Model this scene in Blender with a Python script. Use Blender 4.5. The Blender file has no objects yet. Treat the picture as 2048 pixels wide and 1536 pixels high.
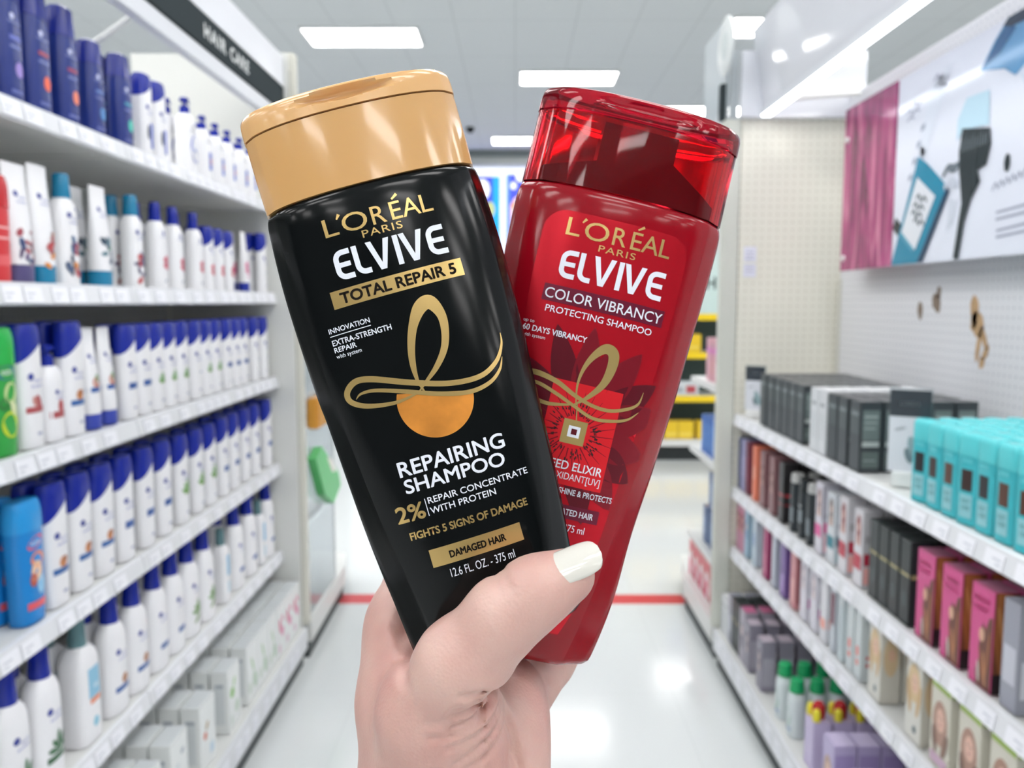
import bpy, bmesh, math, random
import numpy as np
from mathutils import Vector, Matrix
random.seed(7)
SC = bpy.context.scene
COL = SC.collection
PI = math.pi

# ------------------------------------------------------------ camera, world, exposure
FPX, PITCH, YAW = 1650.0, math.atan(163 / 1650.0), math.atan(6 / 1650.0)
CAM = Vector((0, 0, 1.5))
FW = Vector((-math.sin(YAW) * math.cos(PITCH), math.cos(YAW) * math.cos(PITCH), -math.sin(PITCH)))
RT = Vector((math.cos(YAW), math.sin(YAW), 0))
UP = RT.cross(FW)
cd = bpy.data.cameras.new('camera')
cd.sensor_width = 36; cd.lens = FPX / 2048 * 36; cd.clip_start = 0.02; cd.clip_end = 100
cam = bpy.data.objects.new('camera', cd); COL.objects.link(cam)
cam.matrix_world = Matrix.Translation(CAM) @ Matrix((RT, UP, -FW)).transposed().to_4x4()
cd.dof.use_dof = True; cd.dof.focus_distance = 0.272; cd.dof.aperture_fstop = 15.0
SC.camera = cam
SC.view_settings.view_transform = 'Standard'; SC.view_settings.look = 'None'
SC.view_settings.gamma = 1; SC.view_settings.use_curve_mapping = False
SC.view_settings.exposure = 0.22
SC.cycles.use_denoising = True
SC.cycles.max_bounces = 8; SC.cycles.transparent_max_bounces = 12
SC.cycles.sample_clamp_indirect = 4.0
SC.cycles.caustics_reflective = False; SC.cycles.caustics_refractive = False
w = bpy.data.worlds.new('store_air'); SC.world = w; w.use_nodes = True
w.node_tree.nodes['Background'].inputs[0].default_value = (0.97, 0.98, 1.0, 1)
w.node_tree.nodes['Background'].inputs[1].default_value = 0.75
LAMP_STRENGTH = 10.0

def P(px, py, d):
    """point seen at pixel (px, py) of the 2048 frame, d metres in front of the lens"""
    return CAM + d * (FW + RT * ((px - 1024) / FPX) - UP * ((py - 768) / FPX))

# ------------------------------------------------------------ materials
MATS = {}
def srgb(c):
    if isinstance(c, str):
        c = [int(c[i:i + 2], 16) / 255 for i in (0, 2, 4)]
    return tuple(v / 12.92 if v <= 0.04045 else ((v + 0.055) / 1.055) ** 2.4 for v in c) + (1,)
def mat(name, col='FFFFFF', rough=0.5, metal=0.0, emit=0.0, trans=0.0, noise=0.0, nscale=40, bump=0.0, bscale=60,
        coat=0.0, sss=0.0, ior=1.45, spec=0.5, alpha=1.0):
    if name in MATS: return MATS[name]
    m = bpy.data.materials.new(name); m.use_nodes = True
    nt = m.node_tree; b = nt.nodes['Principled BSDF']; I = b.inputs
    c = srgb(col); I['Base Color'].default_value = c
    I['Roughness'].default_value = rough; I['Metallic'].default_value = metal; I['IOR'].default_value = ior
    I['Specular IOR Level'].default_value = spec
    if coat: I['Coat Weight'].default_value = coat; I['Coat Roughness'].default_value = 0.05
    if trans: I['Transmission Weight'].default_value = trans
    if alpha < 1: I['Alpha'].default_value = alpha
    if sss:
        I['Subsurface Weight'].default_value = sss; I['Subsurface Radius'].default_value = (1.0, 0.35, 0.2)
        I['Subsurface Scale'].default_value = 0.006
    if emit:
        I['Emission Color'].default_value = c; I['Emission Strength'].default_value = emit
    if noise or bump:
        tc = nt.nodes.new('ShaderNodeTexCoord')
    if noise:
        n = nt.nodes.new('ShaderNodeTexNoise'); n.inputs['Scale'].default_value = nscale; n.inputs['Detail'].default_value = 4
        nt.links.new(tc.outputs['Object'], n.inputs['Vector'])
        r = nt.nodes.new('ShaderNodeValToRGB')
        r.color_ramp.elements[0].position = 0.3; r.color_ramp.elements[1].position = 0.7
        r.color_ramp.elements[0].color = tuple(v * (1 - noise) for v in c[:3]) + (1,)
        r.color_ramp.elements[1].color = tuple(min(1, v * (1 + noise)) for v in c[:3]) + (1,)
        nt.links.new(n.outputs['Fac'], r.inputs['Fac']); nt.links.new(r.outputs['Color'], I['Base Color'])
    if bump:
        n2 = nt.nodes.new('ShaderNodeTexNoise'); n2.inputs['Scale'].default_value = bscale; n2.inputs['Detail'].default_value = 3
        nt.links.new(tc.outputs['Object'], n2.inputs['Vector'])
        bp = nt.nodes.new('ShaderNodeBump'); bp.inputs['Strength'].default_value = bump; bp.inputs['Distance'].default_value = 0.001
        nt.links.new(n2.outputs['Fac'], bp.inputs['Height']); nt.links.new(bp.outputs['Normal'], I['Normal'])
    MATS[name] = m
    return m
def ink(hexc, rough=0.35):
    return mat('print_' + hexc + ('' if rough == 0.35 else '_%d' % (rough * 100)), hexc, rough)

def grid_mat(name, base, line, pitch, thick, rough, axes, bump=0.2, dots=False, scale2=None):
    """tiles (thin dark joints) or pegboard holes, drawn from object coordinates"""
    m = bpy.data.materials.new(name); m.use_nodes = True; nt = m.node_tree; b = nt.nodes['Principled BSDF']
    tc = nt.nodes.new('ShaderNodeTexCoord'); sp = nt.nodes.new('ShaderNodeSeparateXYZ'); nt.links.new(tc.outputs['Object'], sp.inputs[0])
    def M(op, a, bb=None):
        n = nt.nodes.new('ShaderNodeMath'); n.operation = op
        for i, v in enumerate((a, bb)):
            if v is None: continue
            if isinstance(v, (int, float)): n.inputs[i].default_value = v
            else: nt.links.new(v, n.inputs[i])
        return n.outputs[0]
    ds = []
    for k, ax in enumerate(axes):
        p = pitch if not scale2 or k == 0 else scale2
        f = M('FRACT', M('DIVIDE', sp.outputs[ax], p)); ds.append(M('MULTIPLY', M('ABSOLUTE', M('SUBTRACT', f, 0.5)), p))
    if dots:
        d = M('SQRT', M('ADD', M('MULTIPLY', ds[0], ds[0]), M('MULTIPLY', ds[1], ds[1])))
        mask = M('LESS_THAN', d, thick)
    else:
        mask = M('MAXIMUM', M('GREATER_THAN', ds[0], pitch / 2 - thick), M('GREATER_THAN', ds[1], (scale2 or pitch) / 2 - thick))
    mx = nt.nodes.new('ShaderNodeMix'); mx.data_type = 'RGBA'
    mx.inputs[6].default_value = srgb(base); mx.inputs[7].default_value = srgb(line)
    nt.links.new(mask, mx.inputs[0]); nt.links.new(mx.outputs[2], b.inputs['Base Color'])
    b.inputs['Roughness'].default_value = rough
    if bump:
        bp = nt.nodes.new('ShaderNodeBump'); bp.invert = True; bp.inputs['Strength'].default_value = bump; bp.inputs['Distance'].default_value = 0.002
        nt.links.new(mask, bp.inputs['Height']); nt.links.new(bp.outputs['Normal'], b.inputs['Normal'])
    MATS[name] = m
    return m

# ------------------------------------------------------------ mesh builder
class MB:
    def __init__(s): s.v = []; s.f = []; s.mi = []; s.mats = []
    def slot(s, m):
        if m not in s.mats: s.mats.append(m)
        return s.mats.index(m)
    def add(s, vs, fs, m):
        o = len(s.v); k = s.slot(m)
        s.v += [tuple(v) for v in vs]; s.f += [tuple(i + o for i in f) for f in fs]; s.mi += [k] * len(fs)
        return s
    def box(s, x0, x1, y0, y1, z0, z1, m, bev=0.0):
        if bev <= 0:
            vs = [(x, y, z) for z in (z0, z1) for y in (y0, y1) for x in (x0, x1)]
            return s.add(vs, [(0, 2, 3, 1), (4, 5, 7, 6), (0, 1, 5, 4), (2, 6, 7, 3), (0, 4, 6, 2), (1, 3, 7, 5)], m)
        bm = bmesh.new(); bmesh.ops.create_cube(bm, size=1)
        for v in bm.verts: v.co = Vector(((x0 + x1) / 2 + v.co.x * (x1 - x0), (y0 + y1) / 2 + v.co.y * (y1 - y0), (z0 + z1) / 2 + v.co.z * (z1 - z0)))
        bmesh.ops.bevel(bm, geom=bm.edges[:], offset=bev, segments=2, affect='EDGES')
        bm.verts.index_update()
        s.add([v.co for v in bm.verts], [[v.index for v in f.verts] for f in bm.faces], m); bm.free()
        return s
    def loft(s, rings, m, cap0=True, cap1=True):
        n = len(rings[0]); vs = [p for r in rings for p in r]; fs = []
        for k in range(len(rings) - 1):
            for i in range(n):
                j = (i + 1) % n
                fs.append((k * n + i, k * n + j, (k + 1) * n + j, (k + 1) * n + i))
        if cap0: fs.append(tuple(reversed(range(n))))
        if cap1: fs.append(tuple((len(rings) - 1) * n + i for i in range(n)))
        return s.add(vs, fs, m)
    def tube(s, pts, r, m, n=10):
        pts = [Vector(p) for p in pts]; rings = []
        for i, p in enumerate(pts):
            t = (pts[min(i + 1, len(pts) - 1)] - pts[max(i - 1, 0)]).normalized()
            a = t.cross(Vector((0, 0, 1)) if abs(t.z) < 0.9 else Vector((1, 0, 0))).normalized(); b = t.cross(a)
            rr = r[i] if isinstance(r, (list, tuple)) else r
            rings.append([p + (a * math.cos(2 * PI * k / n) + b * math.sin(2 * PI * k / n)) * rr for k in range(n)])
        return s.loft(rings, m)
    def mesh(s, name, sharp=35, smooth=True):
        me = bpy.data.meshes.new(name); me.from_pydata(s.v, [], s.f)
        for m in s.mats: me.materials.append(m)
        me.polygons.foreach_set('material_index', s.mi); me.update()
        bm = bmesh.new(); bm.from_mesh(me); bmesh.ops.recalc_face_normals(bm, faces=bm.faces[:]) if sharp != -1 else None
        bm.to_mesh(me); bm.free()
        if smooth:
            me.polygons.foreach_set('use_smooth', [True] * len(me.polygons))
            if sharp > 0: me.set_sharp_from_angle(angle=math.radians(sharp))
        return me
    def build(s, name, parent=None, **k):
        return link(name, s.mesh(name, **k), parent)
def link(name, me, parent=None):
    o = bpy.data.objects.new(name, me); COL.objects.link(o)
    if parent is not None: o.parent = parent
    return o
def tag(o, label=None, cat=None, group=None, kind=None):
    if label:
        assert 4 <= len(label.split()) <= 16, label
        o['label'] = label
    if cat: o['category'] = cat
    if group: o['group'] = group
    if kind: o['kind'] = kind
    return o
def empty(name, loc=(0, 0, 0), rz=0, label=None, cat=None, group=None):
    o = bpy.data.objects.new(name, None); COL.objects.link(o); o.empty_display_size = 0.05
    o.location = loc; o.rotation_euler = (0, 0, rz)
    return tag(o, label, cat, group)
def struct(o): o['kind'] = 'structure'; return o

# ------------------------------------------------------------ 2-D shapes laid onto curved fronts
_txt = {}
def text2d(body, bold=0.0, spacing=1.0):
    key = (body, bold, spacing)
    if key not in _txt:
        c = bpy.data.curves.new('t', 'FONT'); c.body = body; c.offset = bold; c.space_character = spacing; c.resolution_u = 4
        o = bpy.data.objects.new('t', c); COL.objects.link(o)
        dg = bpy.context.evaluated_depsgraph_get(); dg.update()
        me = o.evaluated_get(dg).to_mesh()
        vs = [(v.co.x, v.co.y) for v in me.vertices]; fs = [tuple(p.vertices) for p in me.polygons]
        o.evaluated_get(dg).to_mesh_clear(); bpy.data.objects.remove(o); bpy.data.curves.remove(c)
        _txt[key] = (vs, fs)
    return _txt[key]
def place_text(body, x0, z0, x1, z1, h, bold=0.0, spacing=1.0):
    """baseline from (x0,z0) to (x1,z1), capital height h"""
    vs, fs = text2d(body, 0.0, spacing)
    xs = [v[0] for v in vs]; lo, hi = min(xs), max(xs)
    cap = 0.72
    if bold > 0.0: return place_bold(vs, fs, lo, hi, x0, z0, x1, z1, h, bold)
    dx, dz = x1 - x0, z1 - z0; L = math.hypot(dx, dz); ux, uz = dx / L, dz / L
    out = []
    for x, y in vs:
        a = (x - lo) / (hi - lo) * L; b = y / cap * h
        out.append((x0 + a * ux - b * uz, z0 + a * uz + b * ux))
    return out, fs
def place_bold(vs, fs, lo, hi, x0, z0, x1, z1, h, bold):
    L = math.hypot(x1 - x0, z1 - z0); ux, uz = (x1 - x0) / L, (z1 - z0) / L; out = []; of = []
    e = bold * h / .72 * .8
    for a_, b_ in ((-e, 0), (e, 0), (0, -e), (0, e), (-e * .7, e * .7), (e * .7, -e * .7), (e * .7, e * .7), (-e * .7, -e * .7)):
        o = len(out)
        for x, y in vs:
            a = (x - lo) / (hi - lo) * (L - 2 * e) + e + a_; b = y / .72 * h + b_
            out.append((x0 + a * ux - b * uz, z0 + a * uz + b * ux))
        of += [tuple(i + o for i in f) for f in fs]
    return out, of
def catmull(pts, n=8):
    pts = [tuple(map(float, p)) for p in pts]; out = []
    for i in range(len(pts) - 1):
        p0, p1, p2, p3 = pts[max(i - 1, 0)], pts[i], pts[i + 1], pts[min(i + 2, len(pts) - 1)]
        for k in range(n):
            t = k / n
            out.append(tuple(0.5 * (2 * b + (c - a) * t + (2 * a - 5 * b + 4 * c - d) * t * t + (3 * b - a - 3 * c + d) * t ** 3) for a, b, c, d in zip(p0, p1, p2, p3)))
    out.append(pts[-1]); return out
def stroke(pts, n=8):
    """pts: (x, z, width)"""
    c = catmull(pts, n) if n > 1 else pts
    vs, fs = [], []
    for i, (x, z, wd) in enumerate(c):
        a, b = c[max(i - 1, 0)], c[min(i + 1, len(c) - 1)]
        tx, tz = b[0] - a[0], b[1] - a[1]; L = math.hypot(tx, tz) or 1
        nx, nz = -tz / L * wd / 2, tx / L * wd / 2
        vs += [(x + nx, z + nz), (x - nx, z - nz)]
        if i: k = 2 * i; fs.append((k - 2, k - 1, k + 1, k))
    return vs, fs
def rect2d(x0, z0, x1, z1, nx=1, nz=1):
    vs = [(x0 + (x1 - x0) * i / nx, z0 + (z1 - z0) * j / nz) for j in range(nz + 1) for i in range(nx + 1)]
    fs = [(j * (nx + 1) + i, j * (nx + 1) + i + 1, (j + 1) * (nx + 1) + i + 1, (j + 1) * (nx + 1) + i) for j in range(nz) for i in range(nx)]
    return vs, fs
def poly2d(pts): return list(pts), [tuple(range(len(pts)))]
def ellipse2d(cx, cz, rx, rz, n=20, rot=0.0):
    c, s = math.cos(rot), math.sin(rot)
    return poly2d([(cx + rx * math.cos(2 * PI * k / n) * c - rz * math.sin(2 * PI * k / n) * s, cz + rx * math.cos(2 * PI * k / n) * s + rz * math.sin(2 * PI * k / n) * c) for k in range(n)])
def slice_shape(shape, step):
    """cut a flat shape every `step` along both directions so that it can follow a curved front"""
    vs, fs = shape
    bm = bmesh.new(); bv = [bm.verts.new((x, z, 0)) for x, z in vs]
    for f in fs:
        try: bm.faces.new([bv[i] for i in f])
        except ValueError: pass
    for ax in (0, 1):
        lo = min(v[ax] for v in vs); hi = max(v[ax] for v in vs); k = math.floor(lo / step) + 1
        while k * step < hi:
            co = [0, 0, 0]; co[ax] = k * step; no = [0, 0, 0]; no[ax] = 1
            bmesh.ops.bisect_plane(bm, geom=bm.verts[:] + bm.edges[:] + bm.faces[:], plane_co=co, plane_no=no); k += 1
    bm.verts.index_update()
    out = [(v.co.x, v.co.y) for v in bm.verts], [tuple(v.index for v in f.verts) for f in bm.faces]
    bm.free(); return out

def islands(n, fs):
    par = list(range(n))
    def find(a):
        while par[a] != a: par[a] = par[par[a]]; a = par[a]
        return a
    for f in fs:
        for q in f[1:]: par[find(q)] = find(f[0])
    ids = {}
    return [ids.setdefault(find(i), len(ids)) for i in range(n)]

# ------------------------------------------------------------ bottle sections
class Prof:
    """rows: (z, half width, half depth, crease ratio) ; section: curved front, flat chamfer to the side edge"""
    def __init__(s, rows, n=2.4, edge=0.18, smooth=True, crease=True):
        s.rows = rows; s.n = n; s.edge = edge; s.crease = crease
        zs = [r[0] for r in rows]
        fine = catmull(rows, 6) if smooth else rows
        s.zs = np.array([r[0] for r in fine]); s.cols = [np.array([r[k] for r in fine]) for k in (1, 2, 3)]
    def at(s, z): return [float(np.interp(z, s.zs, c)) for c in s.cols]
    def y(s, x, z):
        w, d, p = s.at(z); t = min(abs(x) / w, 1.0)
        if not s.crease: return d * (1 - min(t, 0.999) ** s.n) ** (1 / s.n)
        if t <= p: return d * (1 - t ** s.n) ** (1 / s.n)
        yp = d * (1 - p ** s.n) ** (1 / s.n); return yp + (d * s.edge - yp) * (t - p) / (1 - p)
    def ring(s, z, off=0.0, zz=None):
        w, d, p = s.at(z); pts = []
        if s.crease:
            xs = [p * math.sin(PI / 2 * (k / 9)) for k in range(-9, 10)]
            xs = [-(p + (1 - p) * k / 4) for k in (4, 3, 2, 1)][0:4] + xs + [p + (1 - p) * k / 4 for k in (1, 2, 3, 4)]
            fr = [(t * w, -s.y(t * w, z)) for t in xs]
            fr[0] = (-w * 0.995, fr[0][1]); fr[-1] = (w * 0.995, fr[-1][1])
            side = [(w * 1.004, 0)]
            pts = fr + side + [(x, -y) for x, y in reversed(fr)] + [(-w * 1.004, 0)]
        else:
            for k in range(36):
                a = 2 * PI * k / 36; c, q = math.cos(a), math.sin(a)
                pts.append((w * math.copysign(abs(c) ** (2 / s.n), c), d * math.copysign(abs(q) ** (2 / s.n), q)))
        if off:
            pts = [(x * (1 + off / w), y * (1 + off / d)) for x, y in pts]
        return [(x, y, z if zz is None else zz) for x, y in pts]
    def decal(s, mb, shape, m, off, step=None):
        if step: shape = slice_shape(shape, step)
        vs, fs = shape
        isl = islands(len(vs), fs)
        out = [(x, -(s.y(x, z) + off + 1.2e-6 * (isl[i] % 50)), z) for i, (x, z) in enumerate(vs)]
        # front faces look towards -y
        fixed = []
        for f in fs:
            a = sum(vs[f[i]][0] * vs[f[(i + 1) % len(f)]][1] - vs[f[(i + 1) % len(f)]][0] * vs[f[i]][1] for i in range(len(f)))
            fixed.append(tuple(f) if a > 0 else tuple(reversed(f)))
        mb.add(out, fixed, m)
def zrange(a, b, step):
    n = max(1, int(round((b - a) / step))); return [a + (b - a) * i / n for i in range(n + 1)]

# ------------------------------------------------------------ the store shell
M_white = mat('white_steel', 'E9EAE8', 0.35)
M_lip = mat('shelf_lip', 'E4E6EA', 0.3)
M_cream = mat('cream_upright', 'DDDCD2', 0.45)
M_grey = mat('kick_grey', '3E4446', 0.5)
M_shelf = mat('shelf_top', 'E0E1DF', 0.4)
M_tag = mat('tag_paper', 'F4F5FB', 0.4); M_tagtxt = mat('tag_text', 'D2D5DE', 0.6)
M_charcoal = mat('charcoal_sign', '353D40', 0.8, spec=.15); M_led = mat('led_strip', 'F4F8FF', 0.4, emit=4.5)
M_panel = mat('header_white', 'E3E5EC', 0.07, coat=0.6)
CEIL = 4.30
floor_m = grid_mat('floor_tile', 'DFE3E3', 'D4D8D8', 0.61, 0.0015, 0.13, ('X', 'Y'), bump=0.0)
ceil_m = grid_mat('ceiling_tile', 'DADEE0', 'CDD1D3', 0.61, 0.008, 0.9, ('X', 'Y'), bump=0.1, scale2=1.22)
def struct_box(name, x0, x1, y0, y1, z0, z1, m): return struct(MB().box(x0, x1, y0, y1, z0, z1, m).build(name, smooth=False))
struct_box('floor', -12, 12, -8, 17, -0.1, 0, floor_m)
struct_box('ceiling', -12, 12, -8, 17, CEIL, CEIL + 0.1, ceil_m)
M_wall = mat('store_wall', 'DEE2E2', 0.7)
struct_box('wall_back', -12, 12, 16.0, 16.2, 0, CEIL, M_wall)
struct_box('wall_front', -12, 12, -8.2, -8, 0, CEIL, mat('front_wall_grey', '74787A', 0.7)); struct_box('wall_left', -12.2, -12, -8, 16.2, 0, CEIL, M_wall); struct_box('wall_right', 12, 12.2, -8, 16.2, 0, CEIL, M_wall)
t = MB().box(-12, 12, 15.55, 16.0, 4.20, 4.29, mat('soffit_grey', '7E8684', 0.6)).box(-12, 12, 15.7, 16.0, 4.06, 4.20, mat('soffit_light', 'C4C8C6', 0.6))
struct(t.build('trim_1', smooth=False))
fl = MB().box(-0.90, 0.86, 4.0, 4.13, 0.0, 0.0012, mat('red_tape', 'D23C42', 0.35)).build('floor_stripe', smooth=False)
tag(fl, 'red stripe running across the white floor between both shelving units', 'floor stripe')

# ceiling lights: frame + glowing diffuser
M_glow = mat('light_diffuser', 'FFFDFC', 0.5, emit=LAMP_STRENGTH); M_frame = mat('light_frame', 'E8EAEA', 0.5)
fm = MB()
for a in ((-0.61, 0.61, -0.305, -0.285), (-0.61, 0.61, 0.285, 0.305), (-0.61, -0.585, -0.285, 0.285), (0.585, 0.61, -0.285, 0.285)):
    fm.box(a[0], a[1], a[2], a[3], -0.03, 0, M_frame)
fme = fm.mesh('light_frame', smooth=False); dme = MB().box(-0.585, 0.585, -0.285, 0.285, -0.022, -0.012, M_glow).mesh('light_diffuser', smooth=False)
seen = {(-1.6, 9.0): 'rectangular ceiling light above the tan bottle cap, nearest one in view',
        (0.66, 10.6): 'rectangular ceiling light above the gap between the bottle caps',
        (2.75, 12.4): 'ceiling light peeping out behind the right edge of the red cap',
        (0.2, 14.6): 'farthest ceiling light, just left of the red cap',
        (2.75, 8.7): 'ceiling light at the upper edge of the right header panel'}
spots = list(seen)
for y in (-6.2, -4.6, -3.0, -1.4, 0.2, 1.8, 3.4, 5.0):
    for x in (-8.1, -5.0, -2.2, 0.66, 3.5, 6.4): spots.append((x + (0.5 if int(y * 10) % 3 else 0), y))
for x, y in ((-5.6, 9.0), (-8.5, 9.0), (6.6, 10.6), (-6.4, 12.4), (-3.8, 14.6), (6.2, 13.8), (8.6, 8.0), (-8.6, 12.4)): spots.append((x, y))
for x, y in spots:
    e = empty('ceiling_light', (x, y, CEIL), 0, seen.get((x, y), 'recessed rectangular ceiling light over the store outside the picture'), 'ceiling light',
              None if (x, y) in seen else 'ceiling lights beyond the picture edges')
    link('light_frame', fme, e); link('light_diffuser', dme, e)

# small fixtures on the ceiling
e = MB()
e.loft([[(r * math.cos(2 * PI * k / 16), r * math.sin(2 * PI * k / 16), z) for k in range(16)] for r, z in ((0.07, 0), (0.07, -0.03), (0.05, -0.07), (0.02, -0.09))], mat('camera_dome', '23282A', 0.2))
o = e.build('security_camera'); o.location = (-0.72, 13.6, CEIL); tag(o, 'small dark dome camera on the ceiling beside the tan cap', 'camera')

# lit poster panels on the far wall
def far_poster(x0, x1, z0, z1, label, build):
    mb = MB().box(x0, x1, 15.86, 15.94, z0, z1, mat('poster_blue', '4A58D8', 0.5, emit=0.4))
    build(mb); o = mb.build('wall_poster', smooth=False); tag(o, label, 'poster'); return o
def shp(mb, shape, y, m):
    vs, fs = shape; mb.add([(x, y, z) for x, z in vs], [tuple(f) for f in fs], m)
def glow(h, e=0.55): return mat('lit_poster_' + h, h, .4, emit=e)
tag(MB().box(-3.2, 3.2, 15.95, 15.99, 1.7, 4.05, mat('light_wall', 'F6F9FF', .5, emit=.65)).build('light_box_wall', smooth=False), 'glowing white backlit wall panel behind the blue posters', 'light box')
def p1(mb):
    shp(mb, rect2d(-0.42, 1.9, -0.29, 3.86), 15.85, glow('1FA4EC')); shp(mb, ellipse2d(-0.62, 3.62, 0.15, 0.2, 9), 15.845, glow('F4F6FF'))
    shp(mb, ellipse2d(-0.47, 3.25, 0.09, 0.15, 10), 15.84, glow('B9C08A'))
def p2(mb):
    shp(mb, rect2d(-0.16, 1.9, -0.1, 3.9), 15.85, glow('5F8FF2')); shp(mb, ellipse2d(-0.03, 3.69, 0.06, 0.07), 15.845, glow('F1F2E4'))
    shp(mb, ellipse2d(0.10, 3.86, 0.09, 0.10), 15.845, glow('F6F8FF')); shp(mb, poly2d([(-0.08, 1.9), (0.8, 1.9), (0.8, 3.6), (0.12, 3.55), (-0.02, 3.45), (-0.09, 3.3)]), 15.84, glow('F3C8C4'))
    shp(mb, ellipse2d(-0.03, 3.32, 0.06, 0.05), 15.835, glow('E7A077'))
far_poster(-1.5, -0.29, 1.9, 3.86, 'blue wall poster with a pale shape beside the tan cap', p1)
far_poster(-0.16, 1.25, 1.9, 3.9, 'blue wall poster with white dots beside the red cap', p2)

# ------------------------------------------------------------ shelving units
LA, RA = 0.96, 0.89          # lateral distance of the shelf fronts
L_Z = [1.89, 1.54, 1.206, 0.852, 0.49]; R_Z = [1.055, 0.757, 0.51]; BASE_Z = 0.16
SEAMS = [3.30, 2.06, 0.84, -0.38]; LB, RB = 1.38, 1.29
def shelf_mesh(depth, length, hang=0.038):
    mb = MB(); T = 0.028     # local: x from lip (0) to back (depth); y along the aisle; z=0 top
    mb.box(0.004, depth, 0.001, length - 0.001, -T, 0, M_shelf, 0.002)
    # slanted ticket channel on the front
    y0, y1 = 0.002, length - 0.002
    prof = [(0.006, 0.004), (-0.004, 0.002), (-0.012, -hang), (-0.006, -hang - 0.004), (0.006, -hang + 0.004)]
    mb.loft([[(x, y, z) for x, z in prof] for y in (y0, y1)], M_lip)
    return mb.mesh('shelf', smooth=False)
def tag_mesh(wd, hh, lean):
    mb = MB().add([(0, 0, 0), (0, wd, 0), (lean, wd, hh), (lean, 0, hh), (-0.0008, 0, 0), (-0.0008, wd, 0), (lean - 0.0008, wd, hh), (lean - 0.0008, 0, hh)],
                  [(0, 1, 2, 3), (4, 7, 6, 5), (0, 4, 5, 1), (3, 2, 6, 7), (0, 3, 7, 4), (1, 5, 6, 2)], M_tag)
    for a, b, c in ((0.15, 0.40, 0.35), (0.15, 0.6, 0.62)):
        mb.add([(lean * (c - 0.1) - 0.0012, wd * a, hh * (c - 0.1)), (lean * (c - 0.1) - 0.0012, wd * b, hh * (c - 0.1)), (lean * c - 0.0012, wd * b, hh * c), (lean * c - 0.0012, wd * a, hh * c)], [(0, 1, 2, 3)], M_tagtxt)
    return mb.mesh('price_tag', smooth=False)
SH = {}
tag_me = tag_mesh(0.062, 0.032, 0.0066)
def gondola(side, zs, a, back, back_top, name_lbl):
    s = -1 if side == 'L' else 1
    root = empty('shelving_unit', (0, 0, 0), 0, name_lbl, 'shelving unit')
    X = lambda v: s * v
    # back panel and base
    peg = grid_mat('pegboard_white_' + side, 'E7E8EC' if side == 'R' else 'C9CCC9', 'B9BCC4' if side == 'R' else 'A5A8A4', 0.0254, 0.0032, 0.5, ('Y', 'Z'), dots=True)
    xs = sorted((X(back), X(back + 0.03)))
    MB().box(xs[0], xs[1], SEAMS[-1], SEAMS[0], 0.05, back_top, peg).build('back_panel', root, smooth=False)
    for y in SEAMS[:-1]:
        xs = sorted((X(back - 0.012), X(back))); MB().box(xs[0], xs[1], y - 0.02, y, 0.16, back_top - (0.06 if side == 'L' else 0.7), M_cream).build('upright', root, smooth=False)
    base_a = 0.86 if side == 'L' else 0.82
    xs = sorted((X(base_a + 0.008), X(back)))
    b = MB().box(xs[0], xs[1], SEAMS[-1], SEAMS[0] + 0.0, BASE_Z - 0.10, BASE_Z, M_shelf, 0.003)
    xs = sorted((X(base_a), X(base_a + 0.008)))
    for y1, y0 in zip(SEAMS, SEAMS[1:]): b.box(xs[0], xs[1], y0 + 0.002, y1 - 0.002, BASE_Z - 0.088, BASE_Z + 0.003, M_lip, 0.002)
    base = b.build('base_deck', root, smooth=False)
    xs = sorted((X(base_a + 0.02), X(back)))
    MB().box(xs[0], xs[1], SEAMS[-1], SEAMS[0], 0, BASE_Z - 0.10, M_grey).build('kickplate', root, smooth=False)
    R = random.Random(3 if side == 'L' else 5)
    tm = tag_mesh(0.058, 0.05, 0.0)
    for bi in range(2):
        y = SEAMS[bi + 1] + 0.04
        while y < SEAMS[bi] - 0.08:
            t = link('price_tag', tm, base); t.location = (X(base_a - 0.0005), y if side == 'L' else y, BASE_Z - 0.07); t.scale.x = -s * -1 if side == 'R' else -1
            t.scale.x = 1 if side == 'R' else -1; y += R.choice([0.075, 0.09, 0.12])
    for zi, z in enumerate(zs):
        for bi, (y1, y0) in enumerate(zip(SEAMS, SEAMS[1:])):
            key = (side, round(back - a, 3))
            if key not in SH: SH[key] = shelf_mesh(back - a - 0.014, SEAMS[0] - SEAMS[1] - 0.0)
            o = link('shelf', SH[key], root)
            L = y1 - y0; o.location = (X(a), y0, z - 0.004); o.scale = (s, L / 1.24, 1)
            if bi < 2:
                y = 0.03
                while y < 1.24 - 0.08:
                    t = link('price_tag', tag_me, o); t.location = (-0.0135 + 0.0, y, -0.0365); y += R.choice([0.07, 0.075, 0.1, 0.13]) if side == 'L' else 0.098
            # brackets under the shelf
            for yy in (y0 + 0.03, y1 - 0.03):
                mb = MB(); x0, x1 = X(back - 0.01), X(a + 0.06)
                mb.add([(x0, yy - .002, z - .032), (x1, yy - .002, z - .032), (x1, yy - .002, z - .036), (x0, yy - .002, z - .042), (x0, yy + .002, z - .032), (x1, yy + .002, z - .032), (x1, yy + .002, z - .036), (x0, yy + .002, z - .042)],
                       [(0, 1, 2, 3), (4, 7, 6, 5), (0, 4, 5, 1), (1, 5, 6, 2), (2, 6, 7, 3), (3, 7, 4, 0)], M_shelf)
                mb.build('shelf_bracket', root, smooth=False)
    return root
GL = gondola('L', L_Z, LA, LB, 2.02, 'long white shelving unit full of shampoo bottles under the charcoal header')
GR = gondola('R', R_Z, RA, RB, 2.29, 'long white shelving unit of hair dye boxes below the hair colour poster')
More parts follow.
